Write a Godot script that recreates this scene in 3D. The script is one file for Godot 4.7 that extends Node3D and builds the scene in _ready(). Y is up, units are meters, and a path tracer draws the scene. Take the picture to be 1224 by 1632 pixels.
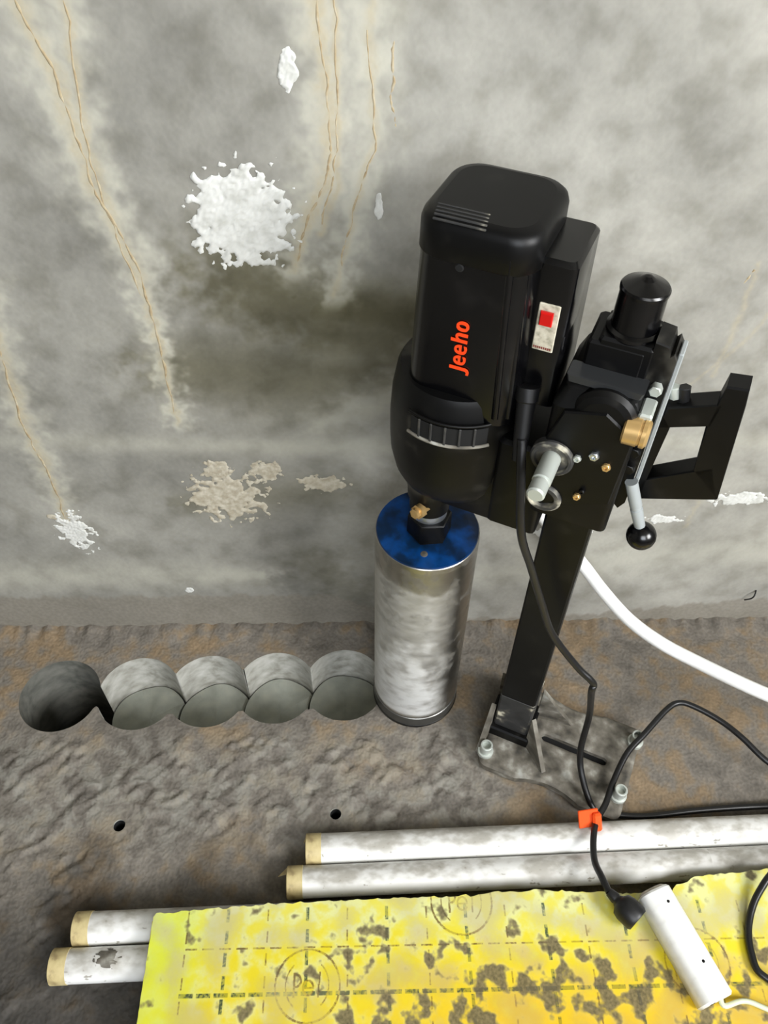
extends Node3D

var sg := 1
var used := {}
var M := {}

# ---------------------------------------------------------------- naming
func numbered(called: String) -> String:
	if not used.has(called):
		used[called] = 0
		return called
	used[called] += 1
	return "%s_%03d" % [called, used[called]]

# parts that repeat under one parent take _001, _002 ...
func under(parent: Node, called: String) -> String:
	var n := 0
	var out := called
	while parent.has_node(NodePath(out)):
		n += 1
		out = "%s_%03d" % [called, n]
	return out

func tag(o: Node, label: String, category := "", group := "", kind := "") -> void:
	if label != "": o.set_meta("label", label)
	if category != "": o.set_meta("category", category)
	if group != "": o.set_meta("group", group)
	if kind != "": o.set_meta("kind", kind)

func thing(called: String, at: Vector3, turn: float, label: String, category: String, group := "") -> Node3D:
	var o := Node3D.new()
	o.name = numbered(called)
	add_child(o, true)
	o.position = at
	o.rotation.y = turn
	tag(o, label, category, group)
	return o

func part(parent: Node, called: String, st: SurfaceTool, mat: Material, label := "") -> MeshInstance3D:
	st.generate_normals()
	var mi := MeshInstance3D.new()
	mi.mesh = st.commit()
	mi.name = under(parent, called)
	mi.material_override = mat
	mi.cast_shadow = GeometryInstance3D.SHADOW_CASTING_SETTING_ON
	parent.add_child(mi, true)
	if label != "": mi.set_meta("label", label)
	return mi

# ---------------------------------------------------------------- mesh helpers
func mk() -> SurfaceTool:
	var st := SurfaceTool.new()
	st.begin(Mesh.PRIMITIVE_TRIANGLES)
	return st

func tri(st: SurfaceTool, a: Vector3, b: Vector3, c: Vector3, out: Vector3) -> void:
	if (a - c).cross(a - b).dot(out) < 0.0:
		var t := b
		b = c
		c = t
	st.add_vertex(a)
	st.add_vertex(b)
	st.add_vertex(c)

func centroid(r: Array) -> Vector3:
	var c := Vector3.ZERO
	for p in r: c += p
	return c / r.size()

# rings of equal size joined; hard: a new smooth group for every band
func loft(st: SurfaceTool, rings: Array, hard := true, flat := false, cap0 := true, cap1 := true) -> void:
	sg += 1
	var n: int = rings[0].size()
	for k in rings.size() - 1:
		if hard: sg += 1
		st.set_smooth_group(-1 if flat else sg)
		var c := (centroid(rings[k]) + centroid(rings[k + 1])) * 0.5
		var axis: Vector3 = centroid(rings[k + 1]) - centroid(rings[k])
		for i in n:
			var a: Vector3 = rings[k][i]
			var b: Vector3 = rings[k][(i + 1) % n]
			var d: Vector3 = rings[k + 1][i]
			var e: Vector3 = rings[k + 1][(i + 1) % n]
			var out := (a + b + d + e) * 0.25 - c
			if axis.length() < 1e-6:
				out = Vector3.UP
			tri(st, a, b, d, out)
			tri(st, b, e, d, out)
	for cap in [[0, cap0, 1], [rings.size() - 1, cap1, rings.size() - 2]]:
		if not cap[1]: continue
		sg += 1
		st.set_smooth_group(-1)
		var r: Array = rings[cap[0]]
		var c := centroid(r)
		var out: Vector3 = c - centroid(rings[cap[2]])
		for i in n:
			tri(st, c, r[i], r[(i + 1) % n], out)

# rounded rectangle lying in the xz plane at height y
func rr(cx: float, cz: float, hx: float, hz: float, r: float, y: float, seg := 4) -> Array:
	var o := []
	for q in 4:
		var sx: float = [1, -1, -1, 1][q]
		var sz: float = [1, 1, -1, -1][q]
		for i in seg + 1:
			var a := (q + float(i) / seg) * PI / 2
			o.append(Vector3(cx + sx * (hx - r) + cos(a) * r, y, cz + sz * (hz - r) + sin(a) * r))
	return o

func xf(ring: Array, t: Transform3D) -> Array:
	var o := []
	for p in ring: o.append(t * p)
	return o

# box with chamfered edges
func bbox(st: SurfaceTool, c: Vector3, size: Vector3, b := 0.002, basis := Basis()) -> void:
	var t := Transform3D(basis, c)
	var h := size * 0.5
	var rings := []
	for k in [[-h.y, b], [-h.y + b, 0.0], [h.y - b, 0.0], [h.y, b]]:
		rings.append(xf(rr(0, 0, h.x - k[1], h.z - k[1], maxf(b - k[1] * 0.5, 0.0004), k[0], 1), t))
	loft(st, rings, false, true)

func frame_of(axis: Vector3) -> Array:
	var up := Vector3.UP if absf(axis.normalized().y) < 0.9 else Vector3.RIGHT
	var u := axis.cross(up).normalized()
	return [u, axis.cross(u).normalized()]

# profile: [t metres along a->b, radius]
func lathe(st: SurfaceTool, a: Vector3, b: Vector3, prof: Array, n := 28, hard := true, cap0 := true, cap1 := true) -> void:
	var ax := (b - a).normalized()
	var f := frame_of(ax)
	var rings := []
	for p in prof:
		var r := []
		for i in n:
			var an := TAU * i / n
			r.append(a + ax * p[0] + (f[0] * cos(an) + f[1] * sin(an)) * p[1])
		rings.append(r)
	loft(st, rings, hard, false, cap0, cap1)

func cyl(st: SurfaceTool, a: Vector3, b: Vector3, r: float, bev := 0.001, n := 24) -> void:
	var l := a.distance_to(b)
	lathe(st, a, b, [[0, r - bev], [bev, r], [l - bev, r], [l, r - bev]], n)

func ball(st: SurfaceTool, c: Vector3, r: float, n := 20) -> void:
	var prof := []
	for i in 11:
		var a := PI * i / 10.0
		prof.append([r - r * cos(a), maxf(r * sin(a), 0.0002)])
	lathe(st, c - Vector3(0, r, 0), c + Vector3(0, r, 0), prof, n, false)

# polygon in (x, y), extruded from z0 to z1
func prism(st: SurfaceTool, poly: Array, z0: float, z1: float, b := 0.0015) -> void:
	var c := Vector2.ZERO
	for p in poly: c += p
	c /= poly.size()
	var rings := []
	for k in [[z0, 1], [z0 + b, 0], [z1 - b, 0], [z1, 1]]:
		var r := []
		for p in poly:
			var q: Vector2 = p
			if k[1] == 1: q = p + (c - p).normalized() * b
			r.append(Vector3(q.x, q.y, k[0]))
		rings.append(r)
	loft(st, rings, false, true)

func spline(pts: Array, per := 8) -> Array:
	var o := []
	var n := pts.size()
	for i in n - 1:
		var p0: Vector3 = pts[maxi(i - 1, 0)]
		var p1: Vector3 = pts[i]
		var p2: Vector3 = pts[i + 1]
		var p3: Vector3 = pts[mini(i + 2, n - 1)]
		for k in per:
			o.append(p1.cubic_interpolate(p2, p0, p3, float(k) / per))
	o.append(pts[n - 1])
	return o

func tube(st: SurfaceTool, path: Array, rad, n := 10) -> void:
	var rings := []
	var u := Vector3.ZERO
	for i in path.size():
		var d: Vector3 = (path[mini(i + 1, path.size() - 1)] - path[maxi(i - 1, 0)]).normalized()
		if i == 0: u = frame_of(d)[0]
		u = (u - d * u.dot(d)).normalized()
		var v := d.cross(u)
		var r: float = rad[i] if rad is Array else rad
		var ring := []
		for k in n:
			var a := TAU * k / n
			ring.append(path[i] + (u * cos(a) + v * sin(a)) * r)
		rings.append(ring)
	loft(st, rings, false)

# surface over the part of a grid where field(u, v) > 0; place(u, v, f) gives the point; skirt > 0 also drops walls along the contour
func field_mesh(field: Callable, place: Callable, u0: float, u1: float, v0: float, v1: float, cell: float, drop := Vector3.ZERO, out := Vector3.UP, uvs = null, walls = null) -> ArrayMesh:
	var nu := int(ceil((u1 - u0) / cell))
	var nv := int(ceil((v1 - v0) / cell))
	var du := (u1 - u0) / nu
	var dv := (v1 - v0) / nv
	var F := PackedFloat32Array()
	F.resize((nu + 1) * (nv + 1))
	var P := PackedVector3Array()
	P.resize((nu + 1) * (nv + 1))
	for j in nv + 1:
		for i in nu + 1:
			var f: float = field.call(u0 + i * du, v0 + j * dv)
			F[j * (nu + 1) + i] = f
			P[j * (nu + 1) + i] = place.call(u0 + i * du, v0 + j * dv, f)
	var V := P.duplicate()
	var T := PackedVector2Array()
	if uvs != null:
		T.resize(V.size())
		for j in nv + 1:
			for i in nu + 1:
				T[j * (nu + 1) + i] = uvs.call(u0 + i * du, v0 + j * dv)
	var I := PackedInt32Array()
	var segs := []
	for j in nv:
		for i in nu:
			var ids := [j * (nu + 1) + i, j * (nu + 1) + i + 1, (j + 1) * (nu + 1) + i + 1, (j + 1) * (nu + 1) + i]
			var m := 0
			for k in 4:
				if F[ids[k]] > 0.0: m |= 1 << k
			if m == 0: continue
			if m == 15:
				I.append_array(PackedInt32Array([ids[0], ids[1], ids[2], ids[0], ids[2], ids[3]]))
				continue
			var poly := []
			var cut := []
			for k in 4:
				var a: int = ids[k]
				var b: int = ids[(k + 1) % 4]
				if F[a] > 0.0: poly.append(a)
				if (F[a] > 0.0) != (F[b] > 0.0):
					var t := F[a] / (F[a] - F[b])
					var ci := [[0, 0], [1, 0], [1, 1], [0, 1]]
					var uu := u0 + (i + lerpf(ci[k][0], ci[(k + 1) % 4][0], t)) * du
					var vv := v0 + (j + lerpf(ci[k][1], ci[(k + 1) % 4][1], t)) * dv
					V.append(place.call(uu, vv, 0.0))
					if uvs != null: T.append(uvs.call(uu, vv))
					poly.append(V.size() - 1)
					cut.append(V.size() - 1)
			for k in range(1, poly.size() - 1):
				I.append_array(PackedInt32Array([poly[0], poly[k], poly[k + 1]]))
			if cut.size() >= 2: segs.append([cut[0], cut[1]])
	# one orientation for the whole sheet
	if I.size() >= 3:
		var s := 0.0
		for k in range(0, mini(I.size(), 3000), 3):
			s += (V[I[k]] - V[I[k + 2]]).cross(V[I[k]] - V[I[k + 1]]).dot(out)
		if s < 0.0:
			for k in range(0, I.size(), 3):
				var t := I[k + 1]
				I[k + 1] = I[k + 2]
				I[k + 2] = t
	var N := PackedVector3Array()
	N.resize(V.size())
	for k in range(0, I.size(), 3):
		var nrm := (V[I[k]] - V[I[k + 2]]).cross(V[I[k]] - V[I[k + 1]])
		N[I[k]] += nrm
		N[I[k + 1]] += nrm
		N[I[k + 2]] += nrm
	for k in N.size(): N[k] = N[k].normalized() if N[k].length() > 0.0 else out
	# unused grid points are dropped
	var am := ArrayMesh.new()
	var map := PackedInt32Array()
	map.resize(V.size())
	map.fill(-1)
	var V2 := PackedVector3Array()
	var N2 := PackedVector3Array()
	var T2 := PackedVector2Array()
	for k in I.size():
		var o := I[k]
		if map[o] < 0:
			map[o] = V2.size()
			V2.append(V[o])
			N2.append(N[o])
			if uvs != null: T2.append(T[o])
		I[k] = map[o]
	if drop != Vector3.ZERO:
		for sgm in segs:
			var a: Vector3 = V[sgm[0]]
			var b: Vector3 = V[sgm[1]]
			var nn := (b - a).cross(drop).normalized()
			var mid := (a + b) * 0.5 + nn * cell * 0.3
			# outwards is where the field is below zero
			var fu: float = field.call(mid.x, mid.z)
			if fu > 0.0: nn = -nn
			if walls:
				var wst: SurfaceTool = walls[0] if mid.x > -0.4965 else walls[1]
				wst.set_smooth_group(1)
				tri(wst, a, b, b + drop, nn)
				tri(wst, a, b + drop, a + drop, nn)
				continue
			var base := V2.size()
			for p in [a, b, b + drop, a + drop]:
				V2.append(p)
				N2.append(nn)
				if uvs != null:
					T2.append(uvs.call(p.x + p.y * nn.x, p.z + p.y * nn.z + p.y * 0.35))
			var order := [0, 1, 2, 0, 2, 3]
			if (a - (b + drop)).cross(a - b).dot(nn) < 0.0: order = [0, 2, 1, 0, 3, 2]
			for k in order: I.append(base + k)
	var arr := []
	arr.resize(Mesh.ARRAY_MAX)
	arr[Mesh.ARRAY_VERTEX] = V2
	arr[Mesh.ARRAY_NORMAL] = N2
	if uvs != null: arr[Mesh.ARRAY_TEX_UV] = T2
	arr[Mesh.ARRAY_INDEX] = I
	am.add_surface_from_arrays(Mesh.PRIMITIVE_TRIANGLES, arr)
	return am

func mesh_part(parent: Node, called: String, mesh: Mesh, mat: Material, label := "") -> MeshInstance3D:
	var mi := MeshInstance3D.new()
	mi.mesh = mesh
	mi.name = under(parent, called)
	mi.material_override = mat
	parent.add_child(mi, true)
	if label != "": mi.set_meta("label", label)
	return mi

# ---------------------------------------------------------------- noise and textures
func noise(seed_: int, freq: float, oct := 4, type := FastNoiseLite.TYPE_SIMPLEX_SMOOTH) -> FastNoiseLite:
	var n := FastNoiseLite.new()
	n.seed = seed_
	n.noise_type = type
	n.frequency = freq
	n.fractal_type = FastNoiseLite.FRACTAL_FBM
	n.fractal_octaves = oct
	return n

func tex(img: Image) -> ImageTexture:
	return ImageTexture.create_from_image(img)

# mottled square texture: colour stops over seamless noise
func mottled(seed_: int, freq: float, stops: Array, size := 256, oct := 5) -> NoiseTexture2D:
	var t := NoiseTexture2D.new()
	t.width = size
	t.height = size
	t.seamless = true
	t.noise = noise(seed_, freq, oct)
	var g := Gradient.new()
	g.offsets = PackedFloat32Array(stops.map(func(s): return s[0]))
	g.colors = PackedColorArray(stops.map(func(s): return s[1]))
	t.color_ramp = g
	return t

func grey_noise(seed_: int, freq: float, size := 256, oct := 5) -> NoiseTexture2D:
	return mottled(seed_, freq, [[0.0, Color.BLACK], [1.0, Color.WHITE]], size, oct)

func mat(albedo: Color, rough := 0.5, metal := 0.0, t: Texture2D = null, scale := 5.0) -> StandardMaterial3D:
	var m := StandardMaterial3D.new()
	m.albedo_color = albedo
	m.roughness = rough
	m.metallic = metal
	if t:
		m.albedo_texture = t
		m.uv1_triplanar = true
		m.uv1_scale = Vector3.ONE * scale
	return m

func relief(m: StandardMaterial3D, t: Texture2D, cm: float) -> void:
	m.heightmap_enabled = true
	m.heightmap_texture = t
	m.heightmap_scale = cm

# ---------------------------------------------------------------- wall texture, 1.5 mm a pixel
const WX0 := -1.02
const WX1 := 1.02
const WY0 := -0.06
const WY1 := 1.26
const WPX := 0.0015

func stamp(A: PackedFloat32Array, w: int, h: int, pts: Array, width: float, amount: float, wob: FastNoiseLite, soft := 1.0) -> void:
	# adds a soft band along a polyline of wall points [x, y, width factor]
	for k in pts.size() - 1:
		var a := Vector2(pts[k][0], pts[k][1])
		var b := Vector2(pts[k + 1][0], pts[k + 1][1])
		var wa: float = width * pts[k][2]
		var wb: float = width * pts[k + 1][2]
		var reach := maxf(wa, wb) * 2.2
		var i0 := clampi(int((minf(a.x, b.x) - reach - WX0) / WPX), 0, w - 1)
		var i1 := clampi(int((maxf(a.x, b.x) + reach - WX0) / WPX), 0, w - 1)
		var j0 := clampi(int((WY1 - maxf(a.y, b.y) - reach) / WPX), 0, h - 1)
		var j1 := clampi(int((WY1 - minf(a.y, b.y) + reach) / WPX), 0, h - 1)
		var ab := b - a
		var l2 := maxf(ab.length_squared(), 1e-9)
		for j in range(j0, j1 + 1):
			for i in range(i0, i1 + 1):
				var p := Vector2(WX0 + i * WPX, WY1 - j * WPX)
				p.x += wob.get_noise_2d(p.x * 1000, p.y * 1000) * width * 0.7
				var t := clampf((p - a).dot(ab) / l2, 0, 1)
				var d := (p - a - ab * t).length() / lerpf(wa, wb, t)
				if d < 2.2:
					var v := amount * exp(-d * d * 1.6 * soft)
					var q := j * w + i
					if v > A[q]: A[q] = v

func wall_textures() -> Array:
	var w := int((WX1 - WX0) / WPX)
	var h := int((WY1 - WY0) / WPX)
	var pale := PackedFloat32Array()
	pale.resize(w * h)
	var tan_ := PackedFloat32Array()
	tan_.resize(w * h)
	var dark := PackedFloat32Array()
	dark.resize(w * h)
	var wob := noise(5, 0.03, 3)
	var A := [[-0.335, 1.26, 1], [-0.331, 1.085, 1], [-0.314, 1.011, 1], [-0.305, 0.897, 1.1], [-0.28, 0.801, 0.9], [-0.276, 0.688, 0.6], [-0.275, 0.535, 0.5]]
	var A2 := [[-0.28, 1.26, 1], [-0.286, 1.085, 1], [-0.299, 0.947, 1], [-0.293, 0.843, 1], [-0.276, 0.72, 0.6]]
	var B := [[-0.05, 1.26, 1], [-0.046, 1.086, 1], [-0.035, 0.98, 1], [-0.042, 0.911, 1], [-0.066, 0.858, 0.9], [-0.087, 0.792, 0.6]]
	var C := [[0.005, 1.26, 1], [0.008, 1.053, 1], [0.012, 0.947, 0.9], [-0.003, 0.904, 0.8], [-0.023, 0.817, 0.9], [-0.04, 0.755, 0.8]]
	var E := [[-0.46, 0.9, 0.7], [-0.489, 0.669, 1], [-0.499, 0.532, 1], [-0.494, 0.411, 0.8], [-0.5, 0.303, 0.5]]
	stamp(pale, w, h, A, 0.036, 0.95, wob)
	stamp(pale, w, h, A2, 0.028, 0.8, wob)
	stamp(pale, w, h, B, 0.036, 0.95, wob)
	stamp(pale, w, h, C, 0.032, 0.9, wob)
	stamp(pale, w, h, [[0.03, 1.26, 1], [0.03, 1.0, 1]], 0.02, 0.5, wob)
	stamp(pale, w, h, E, 0.036, 0.8, wob)
	stamp(tan_, w, h, A, 0.011, 0.75, wob)
	stamp(tan_, w, h, A2, 0.007, 0.7, wob)
	stamp(tan_, w, h, B, 0.012, 0.8, wob)
	stamp(tan_, w, h, [[-0.028, 1.26, 1], [-0.027, 1.0, 1], [-0.03, 0.9, 1], [-0.052, 0.84, 1]], 0.005, 0.8, wob)
	stamp(tan_, w, h, C, 0.006, 0.6, wob)
	stamp(tan_, w, h, E, 0.012, 0.75, wob)
	stamp(tan_, w, h, [[0.49, 0.80, 0.6], [0.495, 0.72, 1], [0.49, 0.62, 0.6]], 0.006, 0.5, wob)
	stamp(tan_, w, h, [[0.535, 0.74, 0.6], [0.515, 0.68, 1], [0.46, 0.6, 0.6]], 0.005, 0.45, wob)
	stamp(tan_, w, h, [[0.565, 0.45, 0.5], [0.555, 0.38, 1], [0.547, 0.29, 0.7]], 0.008, 0.45, wob)
	# smeared joint lines of the plaster coats
	stamp(pale, w, h, [[-1.0, 0.51, 1], [-0.544, 0.505, 1], [-0.2, 0.49, 0.8], [0.02, 0.487, 1], [0.4, 0.49, 0.8], [1.0, 0.5, 1]], 0.028, 0.55, wob)
	stamp(pale, w, h, [[-1.0, 0.17, 1], [-0.6, 0.17, 1.1], [-0.35, 0.165, 1], [-0.2, 0.16, 0.6]], 0.06, 0.7, wob)
	stamp(pale, w, h, [[0.2, 0.15, 0.7], [0.4, 0.2, 1], [0.7, 0.22, 1], [1.0, 0.2, 1]], 0.07, 0.5, wob)
	# damp patches, mixed with the drill's shadow painted on the wall
	stamp(dark, w, h, [[-0.16, 0.78, 1], [-0.1, 0.74, 1.1], [-0.05, 0.7, 1.0], [0.03, 0.69, 1.0]], 0.085, 0.8, wob)
	stamp(dark, w, h, [[-0.06, 0.74, 0.8], [0.0, 0.73, 1], [0.06, 0.72, 1]], 0.06, 1.0, wob)  # motor shadow painted into the wall colour
	stamp(dark, w, h, [[-0.26, 0.64, 0.8], [-0.17, 0.63, 1], [-0.08, 0.62, 1.1], [0.0, 0.64, 0.9]], 0.085, 0.62, wob)
	stamp(pale, w, h, [[-0.07, 0.53, 0.7], [0.0, 0.57, 1], [0.05, 0.6, 0.8]], 0.04, 0.5, wob)
	stamp(dark, w, h, [[-0.3, 0.36, 0.6], [-0.2, 0.37, 1], [-0.05, 0.39, 0.9]], 0.05, 0.35, wob)
	stamp(dark, w, h, [[-0.1, 0.2, 1], [-0.03, 0.1, 1]], 0.06, 0.3, wob)
	var big := noise(11, 0.0045, 4).get_image(w, h).get_data()
	var med := noise(12, 0.02, 4).get_image(w, h).get_data()
	var fine := noise(13, 0.14, 3).get_image(w, h).get_data()
	var edge := noise(14, 0.03, 3)
	var rgb := PackedByteArray()
	rgb.resize(w * h * 3)
	var hgt := PackedByteArray()
	hgt.resize(w * h)
	for j in h:
		var y := WY1 - j * WPX
		for i in w:
			var q := j * w + i
			var x := WX0 + i * WPX
			var b := big[q] / 255.0
			var m := med[q] / 255.0
			var f := fine[q] / 255.0
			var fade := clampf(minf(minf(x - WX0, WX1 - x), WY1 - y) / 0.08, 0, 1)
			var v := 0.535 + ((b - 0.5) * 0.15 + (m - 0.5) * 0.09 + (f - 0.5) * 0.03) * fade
			v += 0.06 * smoothstep(-0.2, 0.5, x) * fade  # brightening towards the window side, painted into the wall colour
			var r := v
			var g := v * 0.985
			var bl := v * 0.93
			var brown := clampf((0.5 - m) * 2.0, 0, 1) * 0.18 + dark[q] * 1.0
			r = lerpf(r, v * 0.56, brown)
			g = lerpf(g, v * 0.53, brown)
			bl = lerpf(bl, v * 0.385, brown)
			var pl := pale[q] * (0.7 + 0.6 * m)
			r = lerpf(r, 0.72, pl * 0.85)
			g = lerpf(g, 0.71, pl * 0.85)
			bl = lerpf(bl, 0.655, pl * 0.85)
			var tn := tan_[q] * (0.4 + 0.9 * f)
			r = lerpf(r, 0.68, tn * 0.8)
			g = lerpf(g, 0.63, tn * 0.8)
			bl = lerpf(bl, 0.52, tn * 0.8)
			# unplastered strip at the foot
			if y < 0.14:
				var top := 0.1
				if x > -0.1: top = lerpf(0.1, 0.012, smoothstep(-0.1, 0.12, x))
				if x > 0.3: top = lerpf(0.012, 0.072, smoothstep(0.3, 0.8, x))
				top += edge.get_noise_2d(x * 1000, 3.0) * 0.012
				var s := 1.0 - smoothstep(top - 0.006, top + 0.006, y)
				r = lerpf(r, 0.50 + (f - 0.5) * 0.08, s * 0.7)
				g = lerpf(g, 0.475 + (f - 0.5) * 0.08, s * 0.7)
				bl = lerpf(bl, 0.43 + (f - 0.5) * 0.08, s * 0.7)
				f -= s * 0.5
			rgb[q * 3] = clampi(int(r * 255), 0, 255)
			rgb[q * 3 + 1] = clampi(int(g * 255), 0, 255)
			rgb[q * 3 + 2] = clampi(int(bl * 255), 0, 255)
			hgt[q] = clampi(int((0.5 + (m - 0.5) * 0.6 + (f - 0.5) * 0.3 + tn * 0.15) * 255), 0, 255)
	var hi := Image.create_from_data(w, h, false, Image.FORMAT_L8, hgt)
	return [tex(Image.create_from_data(w, h, false, Image.FORMAT_RGB8, rgb)), tex(hi)]

# ---------------------------------------------------------------- floor
const FX0 := -1.0
const FX1 := 1.0
const FZ0 := -0.02
const FZ1 := 1.0
var bores := [[-0.567, 0.148, 0.0725], [-0.424, 0.146, 0.0735], [-0.296, 0.143, 0.0735], [-0.171, 0.138, 0.0735], [-0.044, 0.134, 0.0735]]
var sockets := [[-0.412, 0.389, 0.0100], [-0.056, 0.376, 0.0095]]
var n_swell: FastNoiseLite
var n_ridge: FastNoiseLite
var n_mask: FastNoiseLite
var n_grit: FastNoiseLite

# broken edges between neighbouring bores
var chips := [[-0.36, 0.176, 0.013], [-0.2335, 0.172, 0.014], [-0.1075, 0.170, 0.014], [-0.495, 0.160, 0.012]]

func floor_field(x: float, z: float) -> float:
	var f := 1.0
	for b in chips:
		f = minf(f, Vector2(x - b[0], z - b[1]).length() - b[2])
	for b in bores:
		f = minf(f, Vector2(x - b[0], z - b[1]).length() - b[2])
	for b in sockets:
		f = minf(f, Vector2(x - b[0], z - b[1]).length() - b[2])
	return f

func floor_height(x: float, z: float, f: float) -> float:
	var calm := smoothstep(0.0, 0.03, f)
	var y := n_swell.get_noise_2d(x * 1000, z * 1000) * 0.0035
	var smear := smoothstep(0.2, 0.26, z) * (1.0 - smoothstep(0.36, 0.47, z)) * (1.0 - smoothstep(0.12, 0.3, x))
	smear = maxf(smear, (1.0 - smoothstep(-0.5, -0.3, x)) * smoothstep(0.2, 0.3, z) * 0.9)
	smear *= smoothstep(-0.25, 0.25, n_mask.get_noise_2d(x * 1000, z * 1000))
	var rd := 1.0 - absf(n_ridge.get_noise_2d((x * 0.77 - z * 0.64) * 380, (x * 0.64 + z * 0.77) * 1250)) * 2.6
	y += smear * (clampf(rd, -0.2, 1.0) * 0.006)
	y += n_grit.get_noise_2d(x * 1000, z * 1000) * 0.0016
	y = y * (0.25 + 0.75 * calm)
	# the ground under the drill base and the bit is trodden flat
	var flat := smoothstep(0.12, 0.22, x) * smoothstep(0.12, 0.2, z)
	y *= 1.0 - 0.6 * flat
	# crumbled rise against the wall
	y += 0.008 * (1.0 - smoothstep(0.0, 0.05, z)) * (0.6 + n_mask.get_noise_2d(x * 2000, 40.0))
	return y

func floor_texture() -> Array:
	var px := 0.0016
	var w := int((FX1 - FX0) / px)
	var h := int((FZ1 - FZ0) / px)
	var big := noise(21, 0.008, 4).get_image(w, h).get_data()
	var med := noise(22, 0.035, 4).get_image(w, h).get_data()
	var fine := noise(23, 0.22, 3).get_image(w, h).get_data()
	var rgb := PackedByteArray()
	rgb.resize(w * h * 3)
	var hgt := PackedByteArray()
	hgt.resize(w * h)
	for j in h:
		var z := FZ0 + j * px
		for i in w:
			var q := j * w + i
			var x := FX0 + i * px
			var b := big[q] / 255.0
			var m := med[q] / 255.0
			var f := fine[q] / 255.0
			var v := 0.475 + (b - 0.5) * 0.14 + (m - 0.5) * 0.16 + (f - 0.5) * 0.10
			var r := v
			var g := v * 0.945
			var bl := v * 0.865
			# rust brown soil, mostly round the drill stand
			var brown := smoothstep(0.46, 0.74, b * 0.5 + m * 0.5 + 0.10 * smoothstep(-0.1, 0.3, x) - 0.08 * smoothstep(0.5, 0.8, x))
			brown *= 0.8
			r = lerpf(r, v * 0.95, brown)
			g = lerpf(g, v * 0.80, brown)
			bl = lerpf(bl, v * 0.60, brown)
			# dried grey slurry beside the bores
			var sl := smoothstep(0.2, 0.27, z) * (1.0 - smoothstep(0.36, 0.48, z)) * (1.0 - smoothstep(0.15, 0.3, x)) * smoothstep(0.36, 0.6, m)
			r = lerpf(r, 0.56, sl * 0.55)
			g = lerpf(g, 0.555, sl * 0.55)
			bl = lerpf(bl, 0.52, sl * 0.55)
			# wet floor, with shade painted in towards the near left
			var wet_shade := smoothstep(0.42, 0.62, z + (b - 0.5) * 0.25) * (1.0 - smoothstep(0.0, 0.4, x)) * 0.45
			r *= 1.0 - wet_shade
			g *= 1.0 - wet_shade
			bl *= 1.0 - wet_shade
			rgb[q * 3] = clampi(int(r * 255), 0, 255)
			rgb[q * 3 + 1] = clampi(int(g * 255), 0, 255)
			rgb[q * 3 + 2] = clampi(int(bl * 255), 0, 255)
			hgt[q] = clampi(int((m * 0.5 + f * 0.5) * 255), 0, 255)
	return [tex(Image.create_from_data(w, h, false, Image.FORMAT_RGB8, rgb)), tex(Image.create_from_data(w, h, false, Image.FORMAT_L8, hgt))]

# ---------------------------------------------------------------- printed film on the board, 0.75 mm a pixel
const BX0 := -0.33
const BX1 := 0.95
const BZ0 := 0.48
const BZ1 := 0.98
const BPX := 0.00075

func ink_line(img: Image, a: Vector2, b: Vector2, wide: float, c: Color) -> void:
	var n := int(a.distance_to(b) / BPX * 1.5) + 1
	for k in n + 1:
		var p := a.lerp(b, float(k) / n)
		var s := maxi(int(round(wide / BPX)), 1)
		var i := int((p.x - BX0) / BPX) - s / 2
		var j := int((p.y - BZ0) / BPX) - s / 2
		img.fill_rect(Rect2i(i, j, s, s), c)

func ink_arc(img: Image, c: Vector2, rx: float, ry: float, a0: float, a1: float, wide: float, col: Color) -> void:
	var n := 40
	for k in n:
		var t0 := lerpf(a0, a1, float(k) / n)
		var t1 := lerpf(a0, a1, float(k + 1) / n)
		ink_line(img, c + Vector2(cos(t0) * rx, sin(t0) * ry), c + Vector2(cos(t1) * rx, sin(t1) * ry), wide, col)

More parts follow.
